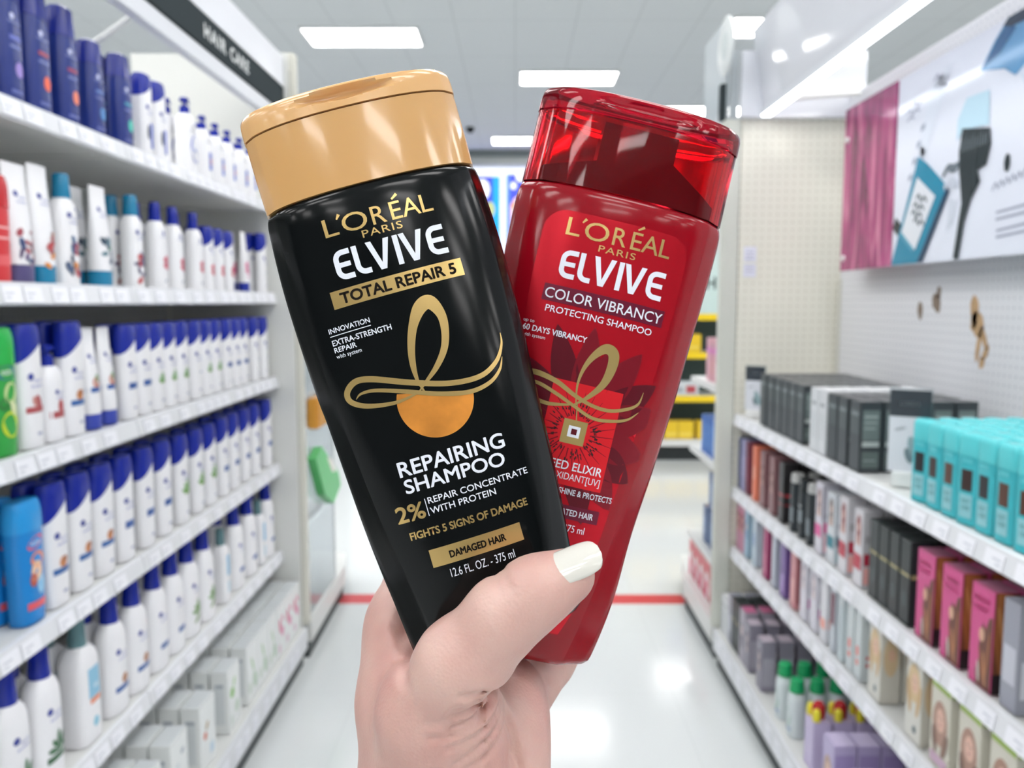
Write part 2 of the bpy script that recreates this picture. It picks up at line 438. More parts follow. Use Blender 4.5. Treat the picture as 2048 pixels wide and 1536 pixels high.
# left end: wide panel rising to the header, and the upright post of the end
MB().box(-1.49, -0.885, 3.302, 3.322, 0.0, 2.46, mat('end_panel_white', 'DFE0DC', 0.4)).build('end_panel', GL, smooth=False)
p = MB().box(-0.955, -0.86, 3.325, 3.365, 0.16, 2.47, M_cream, 0.006)
p.box(-0.905, -0.899, 3.321, 3.3255, 0.2, 2.4, mat('slot_shadow', 'B9B9B0', 0.6)).box(-0.885, -0.88, 3.321, 3.3255, 0.2, 2.4, mat('slot_shadow', 'B9B9B0', 0.6))
p.build('end_post', GL, smooth=False)
# header with lettering
hd = MB().box(-0.915, -0.90, -0.3, 3.30, 2.335, 2.45, mat('header_top', 'E8EAF0', 0.3)).build('header_top_panel', GL, smooth=False)
hs = MB().box(-0.925, -0.90, -0.3, 3.30, 2.24, 2.333, M_charcoal, 0.001).build('header_sign', GL, smooth=False)
MB().box(-0.935, -0.905, -0.3, 3.30, 2.185, 2.238, mat('header_under', 'D9DCE2', 0.35), 0.003).build('header_rail', GL, smooth=False)
for word, y0, y1 in (('HAIR', 2.47, 2.65), ('CARE', 2.69, 2.87)):
    vs, fs = place_text(word, 0, 0, y1 - y0, 0, 0.040, 0.03, 1.25)
    isl = islands(len(vs), fs)
    MB().add([(-0.8985 + 2e-5 * isl[i], y0 + x, 2.266 + z) for i, (x, z) in enumerate(vs)], fs, mat('sign_letter', 'F0F3F3', .9, spec=.1)).build('lettering', hs, sharp=-1, smooth=False)
for y in (0.9, 2.08, 3.2):
    MB().tube([(-0.92, y, 2.2), (-1.1, y, 2.08), (-1.375, y, 1.98)], 0.008, M_white).build('header_arm', GL)
# right end: pegboard panel facing the aisle end, post, canopy header with light strip
M_pegc = grid_mat('pegboard_cream', 'EAE8DB', 'D8D5C6', 0.030, 0.0052, 0.5, ('X', 'Z'), dots=True, bump=0.5)
MB().box(0.885, RB, 3.305, 3.325, 0.16, 2.21, M_pegc).build('end_panel', GR, smooth=False)
MB().box(0.842, 0.868, 3.31, 3.345, 2.212, 2.47, mat('post_upper', 'A9B0B4', 0.4)).box(0.815, 0.883, 3.30, 3.345, 0.16, 2.21, mat('post_grey', 'D3D5CC', 0.45), 0.006).build('end_post', GR, smooth=False)
o = MB().box(0.872, 1.35, 3.27, 3.30, 2.212, 2.46, M_panel, 0.002).build('end_header_panel', GR, smooth=False)
# header fascia with the light under it
mb = MB()
mb.add([(0.955, -0.4, 2.245), (0.955, 3.265, 2.245), (0.905, 3.265, 2.53), (0.905, -0.4, 2.53), (0.963, -0.4, 2.247), (0.963, 3.265, 2.247), (0.913, 3.265, 2.532), (0.913, -0.4, 2.532)],
       [(0, 1, 2, 3), (4, 7, 6, 5), (0, 4, 5, 1), (3, 2, 6, 7), (0, 3, 7, 4), (1, 5, 6, 2)], M_panel)
fa = mb.build('header_fascia', GR, smooth=False)
mb = MB().box(0.948, 0.985, -0.4, 3.262, 2.215, 2.243, mat('led_housing', 'C9CCD2', 0.4))
hs2 = mb.build('light_housing', GR, smooth=False)
MB().box(0.9435, 0.979, -0.38, 3.25, 2.209, 2.2145, M_led).build('light_strip', hs2, smooth=False)
for y in (0.6, 1.9, 3.15):
    MB().tube([(0.97, y, 2.25), (1.28, y, 2.27)], 0.009, M_white).build('header_arm', GR)
# small paper notice on the pegboard
mb = MB().box(0.905, 0.955, 3.3015, 3.3045, 1.66, 1.72, ink('E9EAF6')).box(0.905, 0.955, 3.3015, 3.3045, 1.60, 1.652, ink('E6E7F4'))
for z in (1.70, 1.685, 1.672, 1.64, 1.625): mb.box(0.912, 0.946, 3.301, 3.3014, z - 0.003, z, ink('9FA0B8'))
o = mb.build('paper_notice', smooth=False); tag(o, 'small white paper notice stuck on the cream pegboard', 'notice')

# stains left on the pegboard below the poster
def stain(cy, cz, ry, rz, rot, label, colr, blobs):
    mb = MB()
    for (a, b, c, d, r) in blobs:
        vs, fs = ellipse2d(a, b, c, d, 14, r)
        rr = random.Random(int(a * 1000) + 7)
        vs = [(x + rr.uniform(-1, 1) * c * 0.18, z + rr.uniform(-1, 1) * d * 0.12) for x, z in vs]
        mb.add([(RB - 0.0012, cy - x, cz + z) for x, z in vs], fs, colr); mb.add([(RB - 0.0002, cy - x, cz + z) for x, z in vs], fs, colr)
    return tag(mb.build('wall_stain', smooth=False, sharp=-1), label, 'stain')
stain(2.64, 1.475, 0, 0, 0, 'small dark brown stain, leftmost on the white pegboard', mat('stain_dark', '8A7A6C', 0.7), [(0, 0, 0.016, 0.028, 0.1)])
stain(2.54, 1.50, 0, 0, 0, 'dark brown stain between two others on the white pegboard', mat('stain_dark', '8A7A6C', 0.7), [(0, 0, 0.024, 0.03, 0.5), (0.01, 0.03, 0.012, 0.02, 0)])
M_st = mat('stain_brown', 'C4A27A', 0.7, noise=0.15, nscale=60)
stain(2.31, 1.44, 0, 0, 0, 'long branching light brown stain on the white pegboard', M_st,
      [(-0.018, 0.035, 0.020, 0.045, 0.1), (0.0, 0.0, 0.032, 0.036, 0.4), (0.035, -0.035, 0.012, 0.036, 0.5), (0.010, -0.06, 0.010, 0.045, -0.15), (0.045, -0.078, 0.011, 0.026, -0.5), (0.03, -0.105, 0.013, 0.018, -0.3)])

# ------------------------------------------------------------ hair colour poster on the right wall
PX = 1.20
def poster():
    root = empty('wall_poster', (PX, 0, 0), 0, 'large glossy hair colour poster with a black tint brush, on the right wall', 'poster')
    def pl(mb, shape, m, off): vs, fs = shape; mb.add([(-off, 3.07 - x, 1.615 + z) for x, z in vs], fs, m)
    m = mat('poster_white', 'E6EAF6', 0.12, coat=0.3)
    H = 0.575
    b = MB().box(0, 0.012, 1.1, 2.66, 1.615, 1.615 + H, m)
    # x = distance along the poster from its far end, z up
    teal, dark, blk = ink('1E87A8', .15), ink('1C3E5C', .15), ink('2B3438', .15)
    def A(pts, mm, off): pl(b, poly2d(pts), mm, off)
    # product tube, upright white one behind and the teal carton
    A([(0.595, 0.30), (0.555, 0.336), (0.613, 0.502), (0.72, 0.536), (0.69, 0.46), (0.651, 0.403)], ink('E0E6F2', .15), 0.001)
    A([(0.43, 0.002), (0.455, 0.002), (0.60, 0.33), (0.575, 0.345)], ink('CDD5E4', .15), 0.001)
    for k in range(4): A([(0.50 + .022 * k, 0.25 + .045 * k), (0.525 + .022 * k, 0.256 + .045 * k), (0.527 + .022 * k, 0.274 + .045 * k), (0.502 + .022 * k, 0.268 + .045 * k)], ink('A9B1C2', .2), 0.0015)
    A([(0.412, 0.003), (0.59, 0.003), (0.734, 0.207), (0.62, 0.285), (0.56, 0.317)], teal, 0.002)
    A([(0.58, 0.003), (0.615, 0.003), (0.75, 0.19), (0.734, 0.207)], dark, 0.0024)
    A([(0.475, 0.103), (0.567, 0.041), (0.673, 0.187), (0.561, 0.256)], ink('E4E8EE', .15), 0.003)
    A([(0.46, 0.095), (0.55, 0.035), (0.56, 0.045), (0.47, 0.108)], ink('4FA0BC', .15), 0.0028)
    for k, (u, v) in enumerate(((0.60, 0.185), (0.585, 0.163), (0.575, 0.142), (0.59, 0.118))):
        pl(b, stroke([(u - .038, v + .008, .008), (u - .022, v + .018, .008), (u - .008, v - .002, .009), (u + .01, v + .008, .008), (u + .026, v - .008, .008)], 3), ink('4A5560', .2), 0.0035)
    A([(0.412, 0.118), (0.43, 0.151), (0.47, 0.125), (0.45, 0.091)], blk, 0.0022)
    # brush: bristle head, ferrule and long handle
    A([(0.79, 0.29), (0.802, 0.348), (0.933, 0.324), (0.941, 0.28)], blk, 0.003)
    A([(0.79, 0.294), (0.941, 0.285), (0.925, 0.234), (0.886, 0.226), (0.901, 0.196), (0.862, 0.155), (0.835, 0.10), (0.814, 0.003), (0.786, 0.003), (0.805, 0.10), (0.816, 0.15), (0.797, 0.233)], blk, 0.0034)
    for k in range(11): A([(0.80 + .012 * k, 0.286), (0.804 + .012 * k, 0.286), (0.806 + .012 * k, 0.315 + .01 * (k % 3)), (0.802 + .012 * k, 0.31)], ink('7C868C', .2), 0.004)
    pl(b, stroke([(0.709, 0.235, .010), (0.735, 0.256, .018), (0.765, 0.250, .024), (0.795, 0.258, .014)]), ink('6B757E', .2), 0.0025)
    pl(b, stroke([(0.72, 0.20, .022), (0.76, 0.215, .026), (0.785, 0.20, .016)]), ink('C5CBD8', .2), 0.0022)
    A([(0.74, 0.08), (0.775, 0.10), (0.79, 0.16), (0.75, 0.17)], ink('D0D6E2', .2), 0.0012)
    # gloved fingers and blue tint bowl above
    A([(0.774, 0.32), (0.774, 0.376), (0.815, 0.425), (0.92, 0.42), (0.925, 0.333), (0.80, 0.345)], ink('BFDDEC', .15), 0.002)
    A([(0.872, 0.478), (0.93, 0.535), (0.98, 0.572), (1.10, 0.574), (1.16, 0.50), (1.061, 0.441), (1.027, 0.427), (0.98, 0.455)], ink('5E97C4', .15), 0.002)
    A([(0.885, 0.482), (0.94, 0.535), (0.985, 0.565), (1.02, 0.54), (0.96, 0.50)], ink('2A5F8E', .15), 0.0026)
    A([(0.965, 0.56), (0.985, 0.574), (1.07, 0.574), (1.06, 0.545), (1.0, 0.548)], ink('21364B', .15), 0.003)
    A([(1.02, 0.45), (1.10, 0.36), (1.20, 0.32), (1.30, 0.36), (1.30, 0.574), (1.15, 0.574), (1.10, 0.50)], ink('D3DCEA', .15), 0.0018)
    for u, v in ((0.50, 0.455), (0.535, 0.47), (0.66, 0.515), (0.685, 0.505)):
        pl(b, stroke([(u - .03, v, .006), (u - .01, v + .014, .006), (u + .005, v - .006, .006), (u + .024, v + .008, .006)], 3), ink('A3A8BC', .2), 0.001)
        pl(b, stroke([(u - .024, v - .02, .006), (u, v - .012, .006), (u + .02, v - .02, .006)], 3), ink('A3A8BC', .2), 0.001)
    for k, (u0, u1, v) in enumerate(((0.955, 1.24, 0.170), (0.977, 1.22, 0.105), (0.977, 1.26, 0.088), (0.982, 1.2, 0.060), (0.982, 1.25, 0.044))):
        if k == 0: pl(b, stroke([(u0 + .012 * q, v + .0016 * q + (.011 if q % 2 else -.006), .004) for q in range(24)], 3), ink('8D93A6', .2), 0.001)
        else: A([(u0, v), (u1, v + .012), (u1, v + .019), (u0, v + .006)], ink('A2A7B8', .2), 0.001)
    pl(b, ellipse2d(1.013, 0.224, 0.013, 0.022), blk, 0.002)
    b.build('poster_sheet', root, smooth=False, sharp=-1)
    # hair swatch, its own board
    sm = bpy.data.materials.new('hair_swatch'); sm.use_nodes = True; nt = sm.node_tree; bs = nt.nodes['Principled BSDF']
    tc = nt.nodes.new('ShaderNodeTexCoord'); mp = nt.nodes.new('ShaderNodeMapping'); mp.inputs['Scale'].default_value = (1, 8, 1.1)
    wv = nt.nodes.new('ShaderNodeTexNoise'); wv.inputs['Scale'].default_value = 1.9; wv.inputs['Detail'].default_value = 4; wv.inputs['Distortion'].default_value = 1.6
    cr = nt.nodes.new('ShaderNodeValToRGB')
    for i, (p_, c_) in enumerate(((0.32, '4E1436'), (0.45, '8A2560'), (0.57, 'AE3C78'), (0.70, 'D4809F'))):
        el = cr.color_ramp.elements[i] if i < 2 else cr.color_ramp.elements.new(p_)
        el.position = p_; el.color = srgb(c_)
    nt.links.new(tc.outputs['Object'], mp.inputs[0]); nt.links.new(mp.outputs[0], wv.inputs['Vector']); nt.links.new(wv.outputs['Fac'], cr.inputs[0]); nt.links.new(cr.outputs[0], bs.inputs['Base Color'])
    bs.inputs['Roughness'].default_value = 0.15
    s = MB().box(-0.003, 0.012, 2.663, 3.07, 1.615, 1.615 + H, sm).build('hair_swatch', root, smooth=False)
    for y, z in ((3.04, 1.66), (3.04, 2.08), (1.5, 1.66), (1.5, 2.14)):
        MB().loft([[(x, y + r * math.cos(2 * PI * k / 10), z + r * math.sin(2 * PI * k / 10)) for k in range(10)] for x, r in ((0, 0.011), (-0.006, 0.011), (-0.012, 0.006))], M_white).build('fixing_bolt', root)
    for y in (1.3, 2.0, 3.0):
        MB().box(0.012, 0.09, y - .008, y + .008, 1.7, 1.716, M_white).build('wall_bracket', root, smooth=False)
poster()

# ------------------------------------------------------------ products on the shelves
TPL = {}
NAVY = mat('navy_plastic', '12289A', 0.25); WHITEP = mat('white_plastic', 'F2F2F5', 0.28); NAVYB = mat('navy_body', '25367F', 0.22)
TEAL = mat('teal_cap', '1C7FA8', 0.25)
def dec(pr, mb, L):
    """L: list of ('r',x0,z0,x1,z1,col) ('e',cx,cz,rx,rz,col[,rot]) ('t',text,cx,z,width,h,col) ('p',pts,col)"""
    for i, d in enumerate(L):
        off = 0.0004 + 0.00012 * i
        if d[0] == 'r': pr.decal(mb, rect2d(d[1], d[2], d[3], d[4], 6, 2), ink(d[5]), off)
        elif d[0] == 'e': pr.decal(mb, ellipse2d(d[1], d[2], d[3], d[4], 16, d[6] if len(d) > 6 else 0), ink(d[5]), off)
        elif d[0] == 't': pr.decal(mb, place_text(d[1], d[2] - d[4] / 2, d[3], d[2] + d[4] / 2, d[3], d[5], 0.01), ink(d[6]), off)
        elif d[0] == 'p': pr.decal(mb, poly2d(d[1]), ink(d[2]), off)
def logo(z, s=1.0, c='2B3A96', t='8C93C8'):   # round mark and two small lines of type
    return [('e', -0.012 * s, z, 0.007 * s, 0.006 * s, c), ('t', 'head &', 0.007 * s, z - 0.009 * s, 0.024 * s, 0.0055 * s, t), ('t', 'shoulders', 0.004 * s, z - 0.018 * s, 0.034 * s, 0.0055 * s, t)]
def leaves(cx, cz, c, s=1.0):
    return [('e', cx + a * s, cz + b * s, 0.010 * s, 0.004 * s, c, r) for a, b, r in ((0, 0.014, 1.5), (-0.008, 0.006, 2.4), (0.009, 0.008, 0.8), (0.016, 0, 0.2), (-0.014, -0.002, 2.9), (0.004, -0.002, 0.4))]
def t_bottle(key, H=0.25, w=0.040, d=0.022, body=None, cap=None, deco=(), swoosh=0.20, capz=0.79, waist=0.0):
    def f():
        bm_, cm = body or WHITEP, cap or NAVY
        pr = Prof([(0, w * .80, d * .9, 1), (H * .02, w * .87, d, 1), (H * .3, w * .93 - waist, d, 1), (H * .6, w, d, 1), (H * .85, w * .99, d, 1), (H * .95, w * .93, d * .93, 1), (H, w * .84, d * .8, 1)], n=2.5, crease=False)
        b = MB(); zc = H * capz
        b.loft([pr.ring(z) for z in [0, H * .01] + zrange(H * .02, zc + 0.02, H * .07)], bm_)
        dec(pr, b, deco)
        c = MB()
        k = swoosh * H / w / 2
        rings = []
        for t in zrange(0, 1, .1):
            base = pr.ring(H)
            ring = []
            for i in range(36):
                x0, y0, _ = pr.ring(zc)[i]
                zz = (zc + k * x0) * (1 - t) + (H) * t
                q = pr.ring(zz, 0.0012)[i]; ring.append((q[0], q[1], zz))
            rings.append(ring)
        rings.append([(x * .9, y * .9, z + 0.0015) for x, y, z in rings[-1]])
        c.loft(rings, cm)
        return [('body', b.mesh('bottle_body')), ('cap', c.mesh('bottle_cap'))]
    TPL[key] = f; DIM[key] = (2 * w, 2 * d)
DIM = {}
def t_tall(key, H, w, d, body, cap, deco=(), capz=0.74, flare=0.0):
    """upright flip-top: slim body with a squarer cap of its own colour"""
    def f():
        pr = Prof([(0, w * .9, d * .92, 1), (H * .02, w * .96, d, 1), (H * .35, w, d, 1), (H * .7, w * (.95), d, 1), (H, w * (.78 + flare), d * .85, 1)], n=2.7, crease=False)
        b = MB(); b.loft([pr.ring(z) for z in [0, H * .01] + zrange(H * .02, H * capz, H * .08)], body); dec(pr, b, deco)
        c = MB(); c.loft([pr.ring(z, 0.0006) for z in zrange(H * capz + .001, H * .985, H * .06)] + [pr.ring(H, -0.003)], cap)
        return [('body', b.mesh('bottle_body')), ('cap', c.mesh('bottle_cap'))]
    TPL[key] = f; DIM[key] = (2 * w, 2 * d)
def circ(r, z, n=24, x=0, y=0): return [(x + r * math.cos(2 * PI * k / n), y + r * math.sin(2 * PI * k / n), z) for k in range(n)]
def t_pump(key, H, w, d, cap, deco=(), body=None, r=0.013, spout=True, square=False):
    """broad shouldered body with a round pump or twist cap"""
    def f():
        pr = Prof([(0, w * .9, d * .92, 1), (H * .02, w, d, 1), (H * .5, w, d, 1), (H * .68, w * .92, d * .95, 1), (H * .76, w * .62, d * .8, 1), (H * .79, w * .38, d * .55, 1)], n=2.5 if not square else 4, crease=False)
        b = MB(); b.loft([pr.ring(z) for z in [0, H * .01] + zrange(H * .02, H * .78, H * .055)], body or WHITEP); dec(pr, b, deco)
        c = MB()
        if spout:
            c.loft([circ(r * a, H * z) for a, z in ((1, .78), (1.04, .80), (1.04, .88), (.9, .885), (.4, .89), (.4, .94), (.95, .945), (1.0, .985), (.7, 1.0))], cap)
            c.tube([(-.002, 0, H * .965), (w * .55, 0, H * .97), (w * .85, 0, H * .955)], [.006, .005, .0035], cap)
        else:
            c.loft([circ(r * a, H * z) for a, z in ((1.1, .78), (1.12, .80), (1.0, .90), (.98, .985), (.85, 1.0))], cap)
        return [('body', b.mesh('bottle_body')), ('pump_head' if spout else 'cap', c.mesh('bottle_cap'))]
    TPL[key] = f; DIM[key] = (2 * w, 2 * d)
def t_tube(key, H, w, cap, deco=(), body=None, capd=0.024):
    """squeeze tube standing on its cap, flat crimp on top"""
    def f():
        pr = Prof([(0.0, w * .85, capd * .9, 1), (H * .12, w * .88, capd * .92, 1), (H * .3, w * .92, capd * .85, 1), (H * .6, w * .97, capd * .6, 1), (H * .92, w, .0035, 1), (H, w, .0022, 1)], n=2.3, crease=False)
        b = MB(); b.loft([pr.ring(z) for z in zrange(H * .15, H, H * .085)], body or WHITEP); dec(pr, b, deco)
        c = MB(); c.loft([pr.ring(z, .0006) for z in (0, .003, H * .08, H * .147)], cap)
        return [('tube_body', b.mesh('tube_body')), ('cap', c.mesh('tube_cap'))]
    TPL[key] = f; DIM[key] = (2 * w, 2 * capd)
class Flat:
    def __init__(s, d): s.d = d
    def decal(s, mb, shape, m, off, step=None):
        vs, fs = shape; mb.add([(x, -s.d - off, z) for x, z in vs], fs, m)
class Side:
    """camera-side faces: sg = -1 for the left side of a box, +1 for its right side"""
    def __init__(s, w, sg): s.w = w; s.sg = sg
    def decal(s, mb, shape, m, off, step=None):
        vs, fs = shape; mb.add([(s.sg * (s.w + off), s.sg * x, z) for x, z in vs], fs, m)
def t_box(key, w, d, H, col, deco=(), side=(), sg=-1, top=None, rough=0.35, sidecol=None):
    """printed carton: bevelled body, tuck-flap seam on top, graphics front and side"""
    def f():
        m = ink(col, rough); b = MB().box(-w / 2, w / 2, -d / 2, d / 2, 0, H, m, 0.0012)
        if sidecol: b.add([(sg * (w / 2 + .0001), y, z) for y, z in ((-d / 2 + .0012, .0012), (d / 2 - .0012, .0012), (d / 2 - .0012, H - .0012), (-d / 2 + .0012, H - .0012))], [(0, 1, 2, 3)], ink(sidecol, rough))
        dec(Flat(d / 2), b, deco); dec(Side(w / 2, sg), b, side)
        tc = ink(top or col, rough)
        b.add([(-w / 2 + .002, -d / 2 + .003, H + .0003), (w / 2 - .002, -d / 2 + .003, H + .0003), (w / 2 - .002, d / 2 - .002, H + .0003), (-w / 2 + .002, d / 2 - .002, H + .0003)], [(0, 1, 2, 3)], tc)
        b.box(-w / 2 + .001, w / 2 - .001, -d / 2 - .0003, -d / 2 + .0008, H - .0022, H - .0016, ink('8B8E90'))
        return [(None, b.mesh('carton', smooth=False))]
    TPL[key] = f; DIM[key] = (w, d)

# --- left unit kinds
RB_, OR_, TL_ = 'B04A4E', 'F0775A', '3FC0B8'
def navy(key, dot, word, H=0.245, w=0.037, cap=None):
    t_tall(key, H, w, 0.024, NAVYB, cap or mat('navy_cap', '222F88', 0.18),
           [('e', -0.008, H * .62, .007, .006, 'C9CEF0'), ('t', 'head & shoulders', 0, H * .57, .04, .006, '9FA8DC'), ('r', -.018, H * .45, .018, H * .48, word), ('r', -.018, H * .39, .016, H * .41, '7C86C4'),
            ('e', 0.008, H * .24, .013, .015, dot), ('r', -.02, H * .06, .014, H * .085, '6570B8')])
navy('navy_red', 'E8503F', 'B04258', .26, .042); navy('navy_purple', '9C86D0', '6F79C8', .26, .040); navy('navy_orange', 'F06A4C', 'A8485E', .255, .042)
navy('navy_coral', 'F08468', 'A04064', .25, .036); navy('navy_blue', '4E8ACB', '6B86C8', .215, .036); navy('navy_teal', '45CDBE', '4E9CC0', .225, .037)
t_pump('pump_white', .225, .043, .027, NAVY, [('e', .006, .075, .030, .040, '3F5EC8'), ('e', 0.006, .05, .024, .02, '3348A0'), ('t', 'head &', 0, .135, .03, .008, '5A6374'), ('t', 'shoulders', 0, .122, .042, .008, '6A7384'), ('r', -.014, .08, .022, .086, 'E6E9F6'), ('r', -.014, .068, .018, .074, 'A9B6E6')], r=.014)
t_pump('pump_slim', .20, .034, .024, NAVY, [('r', -.01, .03, .024, .085, '4263C6'), ('t', 'head &', 0, .125, .024, .006, '5A6374'), ('t', 'shoulders', 0, .114, .034, .006, '5A6374'), ('e', .008, .058, .009, .009, 'D8705F')], r=.012)
t_bottle('white_navycap', .21, .033, .02, deco=logo(.125) + [('r', 0, .02, .026, .085, '3F5EC8'), ('e', -.01, .06, .006, .02, '4B4F60')], capz=.82)
FL = ['33415F', '4F5F7E', '2E5F8C', 'B54B50', 'D98A3A']
def floral(cx, z0, cols, seed, W=.03, n=9):
    r = random.Random(seed); return [('e', cx + r.uniform(-W, W) * .8, z0 + r.uniform(0, .075), r.uniform(.004, .008), r.uniform(.009, .015), r.choice(cols), r.uniform(0, 3)) for _ in range(n)]
t_tube('tube_purple', .235, .040, mat('tube_cap_violet', '57507E', .3), logo(.175) + floral(0, .035, ['5A4A6E', '7A6A8C', '3C4F7A', 'A8505A'], 1, n=12), capd=.026)
t_tube('tube_white_floral', .245, .036, TEAL, logo(.18) + floral(0, .035, FL, 2, n=12), capd=.026)
t_tube('tube_green', .235, .038, TEAL, logo(.18) + [('r', .0, .085, .034, .1, '2E8A5C')] + floral(0, .035, ['33506E', '3C4F60', '5C7F8C'], 3, n=11), capd=.026)
t_pump('teal_floral', .24, .036, .024, TEAL, logo(.15) + floral(0, .02, FL, 4, n=13), r=.017, spout=False)
t_pump('teal_purple', .235, .034, .024, TEAL, logo(.14) + floral(0, .01, ['5F5A7C', '6E6A88', '3C4A6A', 'C05054'], 6, n=13), r=.017, spout=False)
t_pump('flower_white', .235, .036, .025, NAVY, [('e', -.003, .15, .006, .006, '2B3A96'), ('t', 'head & shoulders', 0, .138, .036, .006, 'A3A9C8')] + [('e', .006 + .011 * math.cos(a), .07 + .013 * math.sin(a), .008, .007, 'CF4A68') for a in (0, 1.25, 2.5, 3.77, 5.0)] + [('e', .006, .07, .008, .008, 'B93352'), ('e', .0, .02, .008, .003, '8891A6', .6)], r=.014, spout=False)
t_bottle('sh_flower', .20, .032, .02, deco=logo(.13, .9) + [('e', .004 + .011 * math.cos(a), .065 + .013 * math.sin(a), .008, .007, 'D2405E') for a in (0, 1.25, 2.5, 3.77, 5.0)] + [('e', .004, .065, .008, .008, 'B92C4C')], capz=.8)
t_tube('tube_pink', .215, .027, mat('navy_tubecap', '2437A0', .3), [('e', .0 + .011 * math.cos(a), .085 + .016 * math.sin(a), .009, .009, 'D8418A') for a in (0, 1.25, 2.5, 3.77, 5.0)] + [('e', 0, .085, .009, .013, 'C22E78'), ('r', -.01, .05, .012, .056, 'E486B4')], capd=.02)
t_bottle('red_bottle', .20, .036, .022, mat('red_bottle_body', 'D23A40', .3), mat('red_cap', 'C22A32', .25), [('r', -.02, .10, .022, .104, 'F0B8B8'), ('r', -.02, .08, .02, .084, 'F0B8B8'), ('r', -.024, .03, .022, .05, 'E26468')], capz=.7, swoosh=0)
t_bottle('kids_green', .245, .045, .026, mat('kids_green_body', '39A54B', .25), mat('kids_green_cap', '25B04E', .2), [('e', 0, .16, .028, .014, '1F5A8C'), ('t', 'KIDS', 0, .156, .03, .01, 'EAF6EE')] + [('e', .008, .12, .02, .022, 'C9DD9A'), ('e', -.012, .10, .014, .013, '2C7B34'), ('e', .004, .06, .026, .026, 'C6DA2C'), ('e', .016, .09, .01, .016, 'DDE5B4', .5)], capz=.72, swoosh=0)
HS = .245
def sh(key, extra, H=.25, w=.041, **k): t_bottle(key, H, w, .022, deco=logo(H * .58, 1.25) + extra + [('r', -.004, H * .10, .012, H * .125, 'A9AEC6')], **k)
sh('sh_red', [('r', -.030, .072, .030, .084, 'B2565A'), ('e', .006, .09, .010, .018, 'A63C44', .3), ('e', -.006, .094, .007, .012, 'C98A84', .5)])
sh('sh_fruit', [('r', -.030, .070, .030, .083, '3A68A8'), ('e', .002, .094, .014, .012, 'C9824E'), ('e', .010, .099, .008, .007, '9A5A3C')], H=.265, w=.043)
sh('sh_blueband', [('r', -.022, .080, .036, .096, '2F5AA2')])
sh('sh_blueband_big', [('r', -.022, .083, .036, .101, '2F5AA2')], H=.265, w=.040)
sh('sh_green', leaves(.006, .088, '6CA858') + [('r', -.012, .078, .028, .084, '79A24E')])
sh('sh_green_big', leaves(.006, .10, '6CA84C', 1.3) + [('r', -.014, .086, .032, .093, '79A24E')], H=.26, w=.040)
sh('sh_plain', [('r', .004, .082, .024, .088, '8AA2C8')])
t_pump('pump_small_red', .205, .034, .024, NAVY, [('r', -.028, .050, .030, .064, 'B2565A'), ('e', .004, .074, .010, .014, 'B64048'), ('e', -.008, .105, .006, .005, '2B3A96'), ('t', 'head &', .006, .1, .022, .006, '8C93C8'), ('t', 'shoulders', .004, .09, .03, .006, '8C93C8')], r=.013)
t_tube('tube_fruit', .235, .030, mat('violet_tubecap', '3F4FB0', .3), logo(.17, .9) + [('r', -.027, .086, .027, .097, '2F5EA6'), ('e', 0, .108, .013, .012, 'C8765A'), ('e', .006, .118, .008, .009, '6E9E6A')], capd=.026)
t_bottle('kids_blue', .25, .046, .026, mat('kids_blue_body', '1C86D4', .25), mat('kids_blue_cap', '2A9AE2', .2), [('e', .0, .165, .026, .012, 'E04A5A', .3), ('t', 'KIDS', 0, .16, .03, .008, 'F4F6FF'), ('e', .004, .13, .022, .016, 'E88A5A'), ('e', 0, .105, .018, .022, 'F0C8A6'), ('e', .012, .075, .014, .020, '8FC8EC'), ('e', -.012, .09, .01, .014, 'B85A4A'), ('r', -.03, .03, .03, .045, 'E25C66')], capz=.76, swoosh=0)
BIG = .29
def big(key, extra, cap=None, **k): t_pump(key, BIG, .047, .030, cap or NAVY, logo(.155, 1.25) + extra, r=.020, spout=False, **k)
big('big_green', [('r', -.03, .045, .034, .058, '3F6A4A')] + leaves(.008, .072, '4E7A58', 1.5)); big('big_fruit', [('r', -.03, .055, .034, .068, '2F5EA6'), ('e', .008, .082, .014, .012, 'B8825E')])
big('big_blueband', [('r', -.02, .058, .036, .072, '2F5EA6')]); big('big_leaf', leaves(.006, .075, '6FA052', 1.4) + [('e', .0, .05, .022, .006, '7FA060', .5)])
t_pump('big_lightblue', BIG, .044, .034, mat('sage_cap', '5E8288', .35), [('r', -.02, .105, .028, .175, '8CC2DE'), ('r', -.016, .092, .028, .104, 'E98A62'), ('e', .004, .045, .012, .012, '8ECBE0'), ('r', .0, .125, .02, .135, 'C8E0EE')], r=.018, spout=False, square=True)
t_pump('slim_lightblue', .25, .030, .026, mat('sage_cap', '5E8288', .35), [('r', -.012, .09, .02, .16, '9CCBEA'), ('r', -.012, .03, .02, .07, 'D5E8F4')], r=.014, spout=False, square=True)
